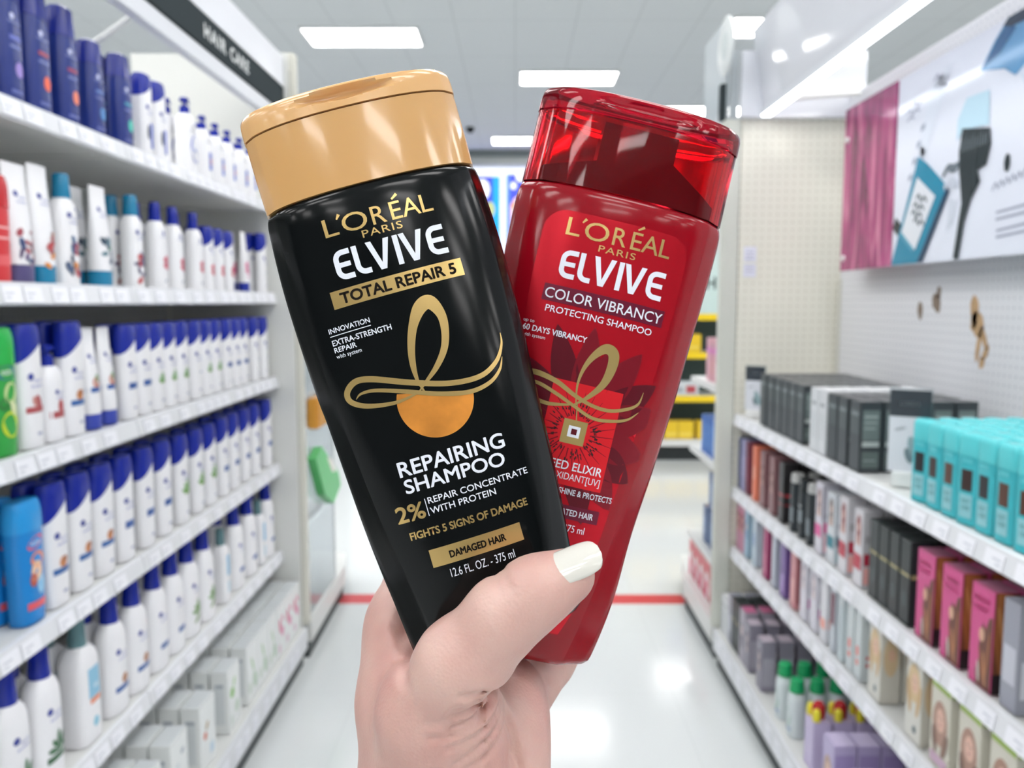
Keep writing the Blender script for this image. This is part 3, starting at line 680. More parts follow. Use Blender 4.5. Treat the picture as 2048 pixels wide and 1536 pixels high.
# cartons on the bottom shelf
def carton(key, deco, w=.11, d=.055, H=.20): t_box(key, w, d, H, 'EEF1F0', deco, [('r', -.018, .03, .014, .16, 'DDE2E4'), ('r', -.012, .15, .012, .16, 'A8B0B8')], -1, top='D5DADC')
carton('carton_plain', [('r', -.04, .05, .0, .13, 'DEE4E6'), ('e', .02, .15, .012, .008, 'B4BCC4')]); carton('carton_orange', [('e', -.02, .10, .011, .012, 'D8643C'), ('e', -.006, .125, .014, .008, 'B9A27C', .8), ('r', .01, .03, .04, .06, 'C9DCEA')])
carton('carton_green', [('e', -.02, .12, .018, .016, '82C04C'), ('e', .0, .148, .016, .006, '93C85E', 1.0), ('e', .02, .06, .02, .02, 'CBDCCB'), ('r', -.04, .02, -.02, .05, 'D5E0D8')])
carton('carton_sage', [('e', .0, .12, .006, .03, 'A8CC98', .4), ('e', .02, .06, .02, .03, 'BFD4BE', .3), ('e', -.03, .05, .015, .02, 'D2DED0')])
carton('carton_pink', [('e', -.015, .12, .012, .030, 'D83A7C', .2), ('e', .015, .09, .018, .02, 'E8A0C0'), ('e', .02, .14, .008, .016, 'E26A9C', .5), ('r', -.04, .02, -.01, .05, 'E4C4D4')], w=.10)

# --- right unit kinds (camera-side faces are their right sides)
t_box('dark_box', .066, .058, .187, '3A4044', [('r', -.026, .10, .026, .165, '4B5456'), ('r', -.024, .148, .024, .158, '7E898A')],
      [('r', -.022, .085, .022, .165, '6E7B7A'), ('r', -.018, .145, .018, .150, 'A4B0AE'), ('r', -.018, .130, .016, .134, '9AA6A4'), ('r', -.018, .115, .012, .119, '9AA6A4'), ('r', -.022, .068, .022, .082, 'AEB6B4'), ('r', -.022, .012, .022, .056, '5E6A68'), ('r', -.018, .03, .014, .034, '8C9896')], 1, top='6A6C6E')
t_box('white_box', .062, .055, .19, 'DCDFE2', [('r', -.022, .04, .022, .12, 'D3D7DA'), ('r', -.018, .14, .018, .15, '9EA4A8')], [('r', -.02, .09, .02, .095, 'B4B9BC')], 1, top='E9EAEC')
def teal(key, sw, H=.186):
    def face(w2): return [('r', -w2, .068, w2, .112, sw), ('e', .004, .092, w2 * .6, .012, sw), ('r', -w2 - .002, .014, w2 + .002, .062, '8FCBD2'), ('t', 'ROOT', 0, .044, w2 * 1.5, .009, '39737C'), ('t', 'COVER', 0, .030, w2 * 1.5, .009, '39737C'), ('r', -w2, .125, w2, .135, '55C6CF')]
    def f():
        m = mat('teal_can', '45BBC6', .25); b = MB()
        pr = Prof([(0, .0275, .02, 1), (.2, .0275, .02, 1)], n=5, crease=False)
        b.loft([pr.ring(z) for z in zrange(0, H * .74, .04)], m); dec(pr, b, face(.014))
        # the same print on the narrow side seen from the aisle end
        sub = MB(); dec(Flat(.0), sub, [d for d in face(.009)])
        for k, f_ in enumerate(sub.f): pass
        b.add([(.0282 - (y) * 1.0, x, z) for x, y, z in sub.v], [tuple(f_) for f_ in sub.f], ink(sw)) if False else None
        for fi, f_ in enumerate(sub.f):
            pts = [(.0279 + abs(sub.v[i][1]), sub.v[i][0], sub.v[i][2]) for i in f_]; b.add(pts, [tuple(range(len(pts)))], sub.mats[sub.mi[fi]])
        c = MB(); c.loft([pr.ring(z, o_, zz) for z, o_, zz in ((0, .0004, H * .745), (0, .0004, H * .93), (0, -.001, H * .975), (0, -.004, H * .995), (0, -.009, H))], mat('teal_cap_light', '5FD0D6', .22))
        return [('body', b.mesh('can_body')), ('cap', c.mesh('can_cap'))]
    TPL[key] = f; DIM[key] = (.055, .04)
teal('teal_black', '2C2A2E'); teal('teal_darkbrown', '3E2C2A'); teal('teal_brown', '5A3A2E')
def two(key, col, front, side=(), **k): t_box(key, k.pop('w', .05), k.pop('d', .05), k.pop('H', .205), col, front, side, 1, **k)
FACE = lambda hair, skin, bg, cz=.12, s=1.0: [('r', -.022 * s, cz - .045, .022 * s, cz + .045, bg), ('p', [(-.016 * s, cz - .04), (.018 * s, cz - .04), (.019 * s, cz + .01), (.012 * s, cz + .036), (-.004 * s, cz + .04), (-.017 * s, cz + .022), (-.013 * s, cz - .005)], hair), ('e', .002, cz + .008, .0075 * s, .013 * s, skin), ('p', [(-.008 * s, cz - .04), (.012 * s, cz - .04), (.005 * s, cz - .012), (-.002 * s, cz - .012)], skin), ('e', .0, cz + .012, .001, .001, hair), ('e', .005, cz + .012, .001, .001, hair)]
two('navy_box', '3A4474', [('r', -.018, .05, .018, .15, '444E86')], w=.04); two('lavender_box', 'A9A8CC', [('r', -.015, .06, .015, .14, 'BDBBDC')], w=.04); two('maroon_box', '7E3A50', [('r', -.012, .05, .012, .15, '9A5468')], w=.035)
two('orange_box', 'EC8466', [('r', -.018, .08, .018, .13, 'F2A48C')], [('r', -.015, .03, .015, .17, 'F29878')], w=.05)
two('rose_box', '8C6468', FACE('6E4648', 'C79A90', '9C7276'), w=.055); two('blackred_box', '2E2C2E', [('r', -.02, .09, .02, .10, 'B8444C'), ('r', -.02, .06, .02, .065, 'A03C44')], [('r', -.02, .09, .02, .10, 'B8444C'), ('r', -.02, .06, .02, .065, 'A03C44')], w=.05)
two('pinktag_box', 'DAD7E0', FACE('8C6A66', 'E4C4B8', 'CFCBD6', .15, .9) + [('r', -.024, .05, .024, .085, 'E0559C')], [('r', -.02, .065, .02, .095, 'E0559C'), ('r', -.02, .01, .02, .06, 'F0C6D0'), ('r', -.018, .11, .014, .12, 'A9A6B4'), ('r', -.025, .10, -.021, .2, '8C8A9A')], w=.055, sidecol='CBC9D4')
two('tealtag_box', 'D6DADF', FACE('7A6A66', 'E4C4B8', 'C6CCD4', .15, .9) + [('r', -.024, .045, .024, .08, '157A8C')], [('r', -.02, .055, .02, .085, '157A8C'), ('r', -.018, .11, .014, .12, 'A9A6B4'), ('r', -.02, .01, .02, .05, 'B4CED4')], w=.055, sidecol='D0D5DC')
two('redtag_box', 'DCDADF', FACE('8A4644', 'E0BAB0', 'D5D0D6', .15, .9) + [('r', -.024, .045, .024, .085, 'B82440')], [('r', -.02, .06, .02, .092, 'B82440'), ('r', -.02, .01, .02, .055, 'F0B0AC'), ('r', -.018, .12, .014, .14, 'A9A6AA')], w=.055, sidecol='C9C7CC')
two('black_box', '2C3334', [('r', -.02, .115, .022, .122, 'A89E72'), ('e', .0, .06, .012, .02, '3F4A4C')], [('r', -.022, .112, .022, .122, 'A89E72'), ('r', -.003, .02, .003, .10, '46504F')], w=.048, H=.2)
two('grey_box', '9A9CA8', [('r', -.018, .05, .018, .12, 'C4C6D0')], [('r', -.018, .03, .018, .10, 'D5D8E0')], w=.05)
t_box('pink_hair_box', .075, .05, .20, 'CE4E8A', [('p', [(-.012, 0.002), (.036, 0.002), (.036, .15), (.024, .145), (.014, .12), (.004, .13), (-.006, .10), (-.002, .06), (-.014, .03)], '6E4034'), ('e', .002, .105, .009, .014, 'D6A78E'), ('e', .014, .04, .004, .036, 'B98058', .15), ('e', .024, .07, .003, .05, 'A2663F', -.1), ('e', .003, .05, .003, .035, '9A5C40', .25), ('e', -.004, .03, .004, .022, 'C9BDB6', .1), ('t', 'SEMI', -.004, .168, .045, .010, 'E68AB4'), ('t', 'LACE', -.004, .152, .045, .009, 'E07CAA')],
      [('p', [(-.02, .2), (.01, .198), (.022, .15), (.018, .08), (.022, .04), (-.012, .04), (-.022, .10)], 'A8683C'), ('e', -.006, .115, .005, .06, 'C68A56', .2), ('e', .008, .10, .004, .05, '7E4828', -.1), ('r', -.024, .0, .024, .04, '2E2426')], 1, sidecol='7A4A34', top='A86A84')
two('pink_curl_box', 'C58CA4', FACE('7A3E34', 'E0B8A8', 'D890AC', .12, 1.1), w=.05); two('lightblue_box', 'A8C4D8', [('e', 0, .11, .016, .04, '7C9CC0', .3), ('e', .004, .12, .008, .014, 'E4CCC0')], w=.045); two('paleblue_box', 'C8D8E4', [('e', 0, .10, .014, .03, '94A8CC')], w=.045)
two('magenta_box', 'AE3A72', [('r', -.018, .02, .018, .09, 'C46088')], [('r', -.02, .01, .02, .17, '9E2F64')], w=.05); two('silver_box', 'B9BECB', [('r', -.012, .04, .012, .16, 'CBD0DC')], w=.045)
two('purple_box', '7A5FA0', [('r', -.018, .02, .018, .08, 'A78CC8')], [('r', -.018, .02, .018, .17, '6C5296')], w=.05); two('salmon_box', 'CE8C92', [('r', -.018, .02, .018, .10, 'E2A8A8')], [('r', -.018, .02, .018, .17, '9C5A60')], w=.05)
two('white_pink_box', 'DEDCE6', FACE('B8AEB8', 'EADCDC', 'D4D2DE', .14, 1), [('r', -.018, .045, .018, .075, 'C86CB0'), ('r', -.018, .09, .01, .13, 'CBC9D4')], w=.055); two('white_peach_box', 'E2E2E8', [('r', -.02, .04, .02, .07, 'F0A89C')], [('r', -.018, .045, .018, .075, 'F0B0A8'), ('e', 0, .12, .01, .02, 'B9B7C4')], w=.05)
two('bluewine_box', 'C8CED6', [('r', -.014, .08, .014, .17, '6E3048')], [('r', -.014, .02, .014, .07, '3A6AA4'), ('r', -.014, .08, .014, .17, '6E3048')], w=.035)
two('frost_box', 'CBD6DA', [('r', -.012, .03, .012, .16, 'BBC8CE')], [('r', -.012, .04, .012, .10, 'B4C2C8'), ('e', 0, .13, .008, .02, 'A4B2BA')], w=.04); two('frost_red_box', 'D2DADC', [('r', -.008, .04, .008, .055, 'E4766C'), ('r', -.008, .065, .008, .09, 'E4766C')], [('r', -.01, .04, .01, .05, 'C43C40'), ('r', -.01, .06, .01, .07, 'C43C40')], w=.04)
t_box('blonde_box', .07, .05, .20, 'DCDAD2', [('e', .0, .135, .028, .045, 'D9BE92'), ('e', .004, .135, .016, .024, 'E6BFA6'), ('e', -.003, .141, .0025, .0015, '5A463C'), ('e', .010, .141, .0025, .0015, '5A463C'), ('e', .004, .125, .004, .0015, 'B8645C'), ('e', -.02, .10, .009, .04, 'C9A878', .2), ('e', .024, .10, .008, .04, 'CFAE80', -.2), ('e', .01, .03, .008, .009, '5C6A70')],
      [('e', 0, .12, .018, .05, 'D6BC96'), ('e', .002, .125, .009, .016, 'DDB49A')], 1, sidecol='CFCBC0')
t_box('green_top_box', .08, .05, .19, 'D8D4C6', [('r', -.038, .172, .038, .189, 'A5C255'), ('e', .0, .10, .030, .05, 'B08A78'), ('e', .002, .108, .017, .026, 'E2B8A6'), ('e', -.005, .114, .0025, .0015, '4A3A34'), ('e', .009, .114, .0025, .0015, '4A3A34'), ('e', .002, .098, .004, .0016, 'B05C58'), ('e', -.02, .06, .009, .03, '7C5C50', .2), ('e', .022, .06, .01, .03, '8A6A5C', -.3), ('r', -.034, .008, .034, .03, 'CFAEC4')],
      [('r', -.022, .172, .022, .189, 'A5C255')], 1, top='8FAE58')
t_tall('dark_bottle', .19, .024, .022, mat('dark_plastic', '2E3438', .25), mat('dark_cap', '23282B', .25), [('r', -.015, .05, .015, .09, '8A949A'), ('r', -.012, .10, .012, .105, 'B4BCC0')], capz=.78, flare=.1)
t_tall('silver_cap_bottle', .19, .024, .022, mat('dark_plastic', '2E3438', .25), mat('silver_cap', 'B9BAB8', .3), [('r', -.015, .03, .015, .08, '7C868C')], capz=.84, flare=.15)
t_box('redwhite_box', .085, .05, .17, 'E4B4B4', [('r', -.042, .10, .042, .169, 'D8505A'), ('r', -.042, .0, .0, .09, 'E6417A'), ('r', -.02, .08, .02, .12, 'F2F2F2'), ('r', .01, .01, .035, .06, 'F4F0F0')], [('r', -.024, .0, .024, .03, 'C8323A'), ('r', -.02, .06, .01, .09, 'D2D0D0')], 1, top='D24A40')
t_box('mauve_box', .06, .05, .18, '8E8A98', FACE('5C5564', 'C9B4B4', 'A29EAC', .11, 1.2), [('r', -.02, .02, .02, .12, 'A9A6B2')], 1, top='C4B8C4')
t_box('pinklid_box', .07, .05, .20, 'A5A0AC', [('e', 0, .10, .02, .05, '6C6474'), ('e', 0, .12, .012, .02, 'D6C0C0')], [('r', -.02, .02, .02, .14, 'B7B2BC')], 1, top='C46A92')
t_pump('green_cap_bottle', .18, .030, .026, mat('green_cap', '12A463', .3), [('e', 0, .06, .018, .03, '8CB8A4'), ('r', -.02, .02, .02, .03, '9FB0C8')], body=mat('pale_plastic', 'D5DEE0', .3), r=.021, spout=False)
t_box('lavender_window_box', .075, .06, .165, 'BFB3D8', [('e', 0, .07, .028, .05, 'B99A8E'), ('e', .002, .08, .015, .022, 'E2C2B4'), ('r', -.03, .01, .03, .03, '9A84C0')], [('r', -.026, .02, .026, .14, 'A898C8')], 1, top='CDC2E2')
t_box('white_flat_box', .11, .07, .17, 'E4E6E6', [('r', -.04, .03, .04, .12, 'D6DADA')], [('r', -.03, .02, .03, .14, 'DADEDE')], 1, top='E6DACA')
def f_redyellow():
    b = MB(); b.box(-.034, .034, -.026, .026, 0, .15, ink('C8BCDC'), .0012)
    b2 = MB()
    b2.loft([circ(r, z) for r, z in ((.017, .1505), (.018, .165), (.018, .185), (.012, .195), (.004, .198))], mat('red_knob', 'B8262C', .25))
    b3 = MB()
    for sx in (-1, 1): b3.loft([circ(r, z, 16, sx * .022, -.014) for r, z in ((.011, .1505), (.012, .165), (.010, .180), (.003, .186))], mat('yellow_knob', 'E8DC3A', .3))
    return [('body', b.mesh('carton', smooth=False)), ('cap', b2.mesh('red_cap')), ('side_cap', b3.mesh('yellow_cap'))]
TPL['redyellow'] = f_redyellow; DIM['redyellow'] = (.068, .052)
t_box('blue_book', .05, .06, .17, '3C74C8', [('r', -.02, .03, .02, .14, '5C94DC')], [('r', -.012, .02, .012, .15, '7FB0EC'), ('r', .016, .0, .02, .17, '2C5AA8')], 1)
t_box('pink_pack', .09, .06, .19, 'E0A8B4', [('r', -.04, .12, .04, .15, 'E08CC8')], [('r', -.029, .12, .029, .145, 'DA7CC0'), ('r', -.029, .15, .029, .165, 'B0A0B4'), ('r', -.029, .03, .029, .09, 'E6B4A8')], 1)
t_box('denim_pack', .08, .06, .17, '4E6690', [('r', -.03, .04, .03, .12, '6A84AC')], [('r', -.02, .02, .02, .06, '3C5480'), ('r', -.02, .09, .02, .14, '7A8EAE')], 1, top='8C6A60')
t_box('yellow_pack', .28, .12, .17, 'E6C22A', [('r', -.12, .03, .12, .06, 'F0D65C'), ('r', -.02, .0, .0, .17, 'C8A41C')], (), 1)
t_box('dark_pack', .3, .12, .15, '3C4C46', [('r', -.12, .03, .12, .06, '55665E')], (), 1)
t_box('white_pack', .3, .1, .13, 'CDD3D6', [('r', -.12, .03, .0, .07, '9AA4AC'), ('r', .03, .02, .12, .09, 'B84A52')], (), 1)

_cache = {}
LOOK = {}
def spawn(kind, name, cat, x, y, z, rz, label, group=None, sc=1.0):
    if kind not in _cache: _cache[kind] = TPL[kind]()
    parts = _cache[kind]
    if parts[0][0] is None:
        o = link(name, parts[0][1]); o.location = (x, y, z); o.rotation_euler = (0, 0, rz); o.scale = (sc,) * 3
        return tag(o, label, cat, group)
    e = empty(name, (x, y, z), rz, label, cat, group); e.scale = (sc,) * 3
    for pn, me in parts: link(pn, me, e)
    return e
ORD = ['first', 'second', 'third', 'fourth', 'fifth', 'sixth', 'seventh', 'eighth', 'ninth', 'tenth', 'eleventh', 'twelfth', 'thirteenth', 'fourteenth', 'fifteenth', 'sixteenth', 'seventeenth', 'eighteenth', 'nineteenth', 'twentieth']
INFO = {  # kind: (object name, category, look)
 'navy_red': ('shampoo_bottle', 'shampoo bottle', 'navy shampoo bottle with red dot'), 'navy_purple': ('shampoo_bottle', 'shampoo bottle', 'navy shampoo bottle with lilac dot'),
 'navy_orange': ('shampoo_bottle', 'shampoo bottle', 'navy shampoo bottle with orange dot'), 'navy_coral': ('shampoo_bottle', 'shampoo bottle', 'navy shampoo bottle with coral dot'),
 'navy_blue': ('shampoo_bottle', 'shampoo bottle', 'navy shampoo bottle with blue dot'), 'navy_teal': ('shampoo_bottle', 'shampoo bottle', 'navy shampoo bottle with mint dot'),
 'pump_white': ('pump_bottle', 'pump bottle', 'wide white pump bottle, blue label'), 'pump_slim': ('pump_bottle', 'pump bottle', 'slim white pump bottle, blue label'),
 'white_navycap': ('shampoo_bottle', 'shampoo bottle', 'white bottle with blue panel and navy cap'),
 'tube_purple': ('conditioner_tube', 'tube', 'white tube with purple floral print'), 'tube_white_floral': ('conditioner_tube', 'tube', 'white tube with coloured floral print'), 'tube_green': ('conditioner_tube', 'tube', 'white floral tube with green band'),
 'teal_floral': ('shampoo_bottle', 'shampoo bottle', 'teal-capped white bottle with floral print'), 'teal_purple': ('shampoo_bottle', 'shampoo bottle', 'teal-capped bottle with purple floral print'),
 'flower_white': ('shampoo_bottle', 'shampoo bottle', 'white bottle with red flower, round navy cap'), 'sh_flower': ('shampoo_bottle', 'shampoo bottle', 'white bottle with red flower, slanted navy cap'),
 'tube_pink': ('conditioner_tube', 'tube', 'white tube with pink flower'), 'red_bottle': ('shampoo_bottle', 'shampoo bottle', 'all red shampoo bottle'),
 'kids_green': ('shampoo_bottle', 'shampoo bottle', 'bright green shampoo bottle with apple'), 'kids_blue': ('shampoo_bottle', 'shampoo bottle', 'bright blue shampoo bottle with picture'),
 'sh_red': ('shampoo_bottle', 'shampoo bottle', 'white shampoo bottle with dull red band'), 'sh_fruit': ('shampoo_bottle', 'shampoo bottle', 'white shampoo bottle with nut above blue band'),
 'sh_blueband': ('shampoo_bottle', 'shampoo bottle', 'white shampoo bottle with short blue band'), 'sh_blueband_big': ('shampoo_bottle', 'shampoo bottle', 'white shampoo bottle with short blue band'),
 'sh_green': ('shampoo_bottle', 'shampoo bottle', 'white shampoo bottle with green leaves'), 'sh_green_big': ('shampoo_bottle', 'shampoo bottle', 'white shampoo bottle with green leaves'),
 'sh_plain': ('shampoo_bottle', 'shampoo bottle', 'plain white shampoo bottle, navy cap'), 'pump_small_red': ('pump_bottle', 'pump bottle', 'small white pump bottle, red band'),
 'tube_fruit': ('conditioner_tube', 'tube', 'white tube with fruit above blue band'),
 'big_green': ('shampoo_bottle', 'shampoo bottle', 'big white bottle with dark green herbs'), 'big_fruit': ('shampoo_bottle', 'shampoo bottle', 'big white bottle with nut, navy cap'),
 'big_blueband': ('shampoo_bottle', 'shampoo bottle', 'big white bottle with blue band'), 'big_leaf': ('shampoo_bottle', 'shampoo bottle', 'big white bottle with light green leaves'),
 'big_lightblue': ('shampoo_bottle', 'shampoo bottle', 'square white bottle with light blue label'), 'slim_lightblue': ('shampoo_bottle', 'shampoo bottle', 'slim pale blue-labelled bottle'),
 'carton_plain': ('carton', 'carton', 'plain white carton'), 'carton_orange': ('carton', 'carton', 'white carton with orange fruit'), 'carton_green': ('carton', 'carton', 'white carton with bright green apple'),
 'carton_sage': ('carton', 'carton', 'white carton with pale green leaves'), 'carton_pink': ('carton', 'carton', 'white carton with pink flower'),
 'dark_box': ('hair_dye_box', 'box', 'charcoal hair dye box'), 'white_box': ('hair_dye_box', 'box', 'plain white hair dye box'),
 'teal_black': ('spray_can', 'spray can', 'turquoise can with black swatch'), 'teal_darkbrown': ('spray_can', 'spray can', 'turquoise can with dark brown swatch'), 'teal_brown': ('spray_can', 'spray can', 'turquoise can with brown swatch'),
 'pink_hair_box': ('hair_dye_box', 'box', 'pink box with long brown hair'), 'blonde_box': ('hair_dye_box', 'box', 'pale box with blonde portrait'), 'green_top_box': ('hair_dye_box', 'box', 'green-topped box with portrait'),
 'dark_bottle': ('hair_product_bottle', 'bottle', 'slim dark bottle'), 'silver_cap_bottle': ('hair_product_bottle', 'bottle', 'dark bottle with silver cap'),
 'green_cap_bottle': ('hair_product_bottle', 'bottle', 'pale bottle with green cap'), 'redyellow': ('hair_product_box', 'box', 'lilac pack with red and yellow caps'),
}
def info(kind):
    if kind in INFO: return INFO[kind]
    return ('hair_dye_box', 'box', {'blackred_box': 'black box with red stripes', 'pinktag_box': 'white box with bright pink tag', 'tealtag_box': 'white box with dark teal tag', 'redtag_box': 'white box with crimson tag',
        'black_box': 'black box with thin gold line', 'white_pink_box': 'white box with orchid tag', 'white_peach_box': 'white box with peach tag', 'bluewine_box': 'thin box in wine and blue', 'frost_box': 'narrow frosty white box',
        'frost_red_box': 'narrow frosty box with red marks', 'redwhite_box': 'white box with red top', 'pinklid_box': 'grey box with pink lid', 'lavender_window_box': 'lavender box with portrait', 'white_flat_box': 'wide white box, cream top'}.get(kind, kind.replace('_', ' ')))
USED = {}
def row(side, a, z, shelf, items, backs=1, gap=0.006, backstep=None, ordn='from the near end'):
    """items: (pixel column of the front of the item, kind[, scale[, backs]]), placed on the real shelf plane"""
    s = -1 if side == 'L' else 1
    its = []
    for it in items:
        px, kind = it[0], it[1]; sc = it[2] if len(it) > 2 else 1.0; bk = it[3] if len(it) > 3 else backs
        wd, dp = DIM[kind]; ac = a + 0.012 + dp * sc / 2
        af, ab = a + .012, a + .012 + dp * sc
        lo_, hi_ = .6, 6.0
        for _ in range(40):      # centre of what is visible: front face plus the side turned to the lens
            yy = (lo_ + hi_) / 2; vis = (FPX * af / (yy + wd * sc / 2) + FPX * ab / max(.1, yy - wd * sc / 2)) / 2
            if vis > abs(px - 1030): lo_ = yy
            else: hi_ = yy
        its.append([yy, px, kind, sc, bk, wd * sc, dp * sc, ac])
    its.sort(key=lambda q: -q[0])
    for i, q in enumerate(its):
        lim = (SEAMS[0] - 0.014 - q[5] / 2) if i == 0 else its[i - 1][0] - its[i - 1][5] / 2 - q[5] / 2 - gap
        q[0] = min(q[0], lim)
    its.sort(key=lambda q: q[0]); n = {}
    tot = {}
    for q in its: tot[q[2]] = tot.get(q[2], 0) + 1
    for i, (yy, px, kind, sc, bk, wd, dp, ac) in enumerate(its):
        nm, cat, look = info(kind); n[kind] = n.get(kind, 0) + 1
        if tot[kind] > 1: lb = '%s, %s of %d, %s' % (look, ORD[n[kind] - 1], tot[kind], shelf)
        else: lb = '%s, %s' % (look, shelf)
        if lb in USED: lb = lb.replace(shelf, shelf + ' again')
        USED[lb] = 1
        rz = (PI / 2 if side == 'L' else -PI / 2) + random.uniform(-.025, .025)
        grp = '%s items on the %s' % (cat, shelf)
        spawn(kind, nm, cat, s * ac, yy, z, rz, lb, grp, sc)
        x = ac
        for k in range(bk):
            x += max(backstep or 0, dp + 0.004)
            if x + dp / 2 > (LB if side == 'L' else RB) - 0.035: break
            spawn(kind, nm, cat, s * x, yy + random.uniform(-.002, .002), z, rz, '%s behind the front one, %s' % (look, shelf), look + ' behind, ' + shelf, sc)

row('L', LA, L_Z[0], 'top left shelf', [(6, 'navy_red'), (38, 'navy_purple'), (93, 'navy_orange'), (150, 'navy_coral'), (203, 'navy_blue'), (258, 'navy_teal'), (303, 'white_navycap'), (330, 'white_navycap'), (385, 'pump_white'),
     (418, 'pump_slim'), (443, 'pump_slim'), (466, 'pump_slim'), (490, 'pump_slim'), (508, 'pump_slim')])
row('L', LA, L_Z[1], 'second left shelf', [(2, 'red_bottle'), (45, 'tube_purple'), (88, 'tube_white_floral'), (135, 'teal_floral'), (205, 'tube_green'), (270, 'teal_purple'), (318, 'flower_white'), (352, 'flower_white'), (392, 'flower_white'),
     (418, 'sh_flower'), (438, 'sh_flower'), (458, 'sh_flower'), (491, 'tube_pink'), (525, 'sh_plain', .9)])
row('L', LA, L_Z[2], 'third left shelf', [(-5, 'kids_green'), (42, 'sh_red'), (92, 'pump_small_red'), (132, 'sh_fruit', .95), (170, 'tube_fruit'), (203, 'tube_fruit'), (247, 'sh_blueband', .95), (277, 'sh_blueband', .95), (305, 'sh_green', .95), (330, 'sh_green', .95), (355, 'sh_green', .95),
     (382, 'sh_plain', .95), (404, 'sh_green', .95), (424, 'sh_green', .95), (447, 'sh_blueband', .95), (465, 'sh_blueband', .95), (481, 'sh_blueband', .95), (503, 'sh_plain', .95), (522, 'sh_plain', .95)])
row('L', LA, L_Z[3], 'fourth left shelf', [(18, 'kids_blue'), (78, 'sh_fruit'), (132, 'sh_fruit'), (180, 'sh_fruit'), (225, 'sh_blueband_big'), (270, 'sh_blueband_big'), (308, 'sh_blueband_big'), (345, 'sh_green_big'), (378, 'sh_green_big'), (405, 'sh_green_big'),
     (432, 'sh_blueband_big'), (455, 'sh_blueband_big'), (478, 'sh_blueband_big'), (499, 'sh_blueband_big'), (524, 'sh_blueband_big')])
row('L', LA, L_Z[4], 'fifth left shelf', [(-40, 'big_green'), (35, 'big_green'), (118, 'big_lightblue'), (187, 'big_fruit'), (235, 'big_fruit'), (280, 'big_blueband'), (318, 'big_blueband'), (352, 'big_leaf'), (386, 'big_leaf'), (424, 'slim_lightblue'), (452, 'big_blueband'), (480, 'big_blueband'), (503, 'slim_lightblue'), (526, 'big_blueband')], backs=1)
row('L', 0.875, BASE_Z + .003, 'bottom left shelf', [(235, 'carton_plain'), (300, 'carton_plain'), (365, 'carton_orange'), (425, 'carton_green'), (470, 'carton_sage'), (505, 'carton_sage'), (535, 'carton_sage'), (562, 'carton_pink'), (585, 'carton_pink'), (606, 'carton_pink')], backs=5, backstep=.063)
# right unit
def at(X, px): return FPX * X / abs(px - 1030)
row('R', RA, R_Z[0], 'top right shelf', [(1545, 'dark_box'), (1560, 'dark_box'), (1575, 'dark_box'), (1590, 'dark_box'), (1606, 'dark_box'), (1622, 'dark_box'), (1651, 'white_box'), (1668, 'white_box'), (1690, 'dark_box'), (1712, 'dark_box'), (1738, 'dark_box')], backs=4, backstep=.062)
teals = ['teal_black', 'teal_darkbrown', 'teal_brown', 'teal_darkbrown', 'teal_black', 'teal_brown', 'teal_brown']
for j, yy in enumerate((1.83, 1.765, 1.70, 1.635, 1.57, 1.505, 1.44)):
    for i in range(6):
        k = teals[(j + i) % 7] if i else teals[j]
        x = RA + .035 + i * .052
        rowname = ORD[6 - j] + ' row back'
        lb = '%s, %s, %s from shelf front' % (INFO[k][2], rowname, ORD[i])
        spawn(k, 'spray_can', 'spray can', x, yy + .0025 * i, R_Z[0], -PI / 2 + (0.25 if (i + j) % 3 == 0 else .05), lb, 'turquoise cans on the top right shelf')
row('R', RA, R_Z[1], 'second right shelf', [(1492, 'navy_box'), (1503, 'lavender_box'), (1514, 'maroon_box'), (1529, 'orange_box'), (1546, 'rose_box'), (1566, 'rose_box'), (1586, 'blackred_box'), (1606, 'silver_cap_bottle'), (1624, 'dark_bottle'), (1641, 'silver_cap_bottle'),
     (1668, 'pinktag_box', 1.04), (1693, 'tealtag_box'), (1720, 'redtag_box', 1.04), (1752, 'redtag_box', 1.0), (1785, 'black_box'), (1806, 'black_box'), (1829, 'black_box'), (1853, 'black_box'), (1898, 'pink_hair_box'), (1955, 'pink_hair_box'), (2022, 'pink_hair_box'), (2085, 'grey_box')], backs=2, backstep=.056)
row('R', RA, R_Z[2], 'third right shelf', [(1482, 'pink_curl_box'), (1498, 'pink_curl_box'), (1515, 'lightblue_box'), (1533, 'paleblue_box'), (1557, 'magenta_box'), (1575, 'silver_box'), (1595, 'purple_box'), (1617, 'salmon_box'), (1640, 'white_pink_box'), (1662, 'white_pink_box'), (1684, 'white_peach_box'),
     (1704, 'bluewine_box'), (1722, 'frost_box'), (1742, 'frost_red_box'), (1760, 'frost_red_box'), (1798, 'blonde_box', 1.0), (1885, 'blonde_box', 1.0), (1945, 'green_top_box', 1.0), (2010, 'green_top_box', 1.0), (2085, 'green_top_box')], backs=2, backstep=.056)
row('R', 0.835, BASE_Z + .003, 'bottom right shelf', [(1414, 'white_box', .8), (1428, 'white_box', .85), (1443, 'grey_box', .95), (1460, 'black_box'), (1477, 'black_box'), (1500, 'pinklid_box'), (1524, 'mauve_box'), (1552, 'mauve_box'), (1592, 'green_cap_bottle'), (1618, 'green_cap_bottle'), (1665, 'redyellow'), (1712, 'lavender_window_box'), (1775, 'lavender_window_box'), (1850, 'white_flat_box')], backs=3, backstep=.062)

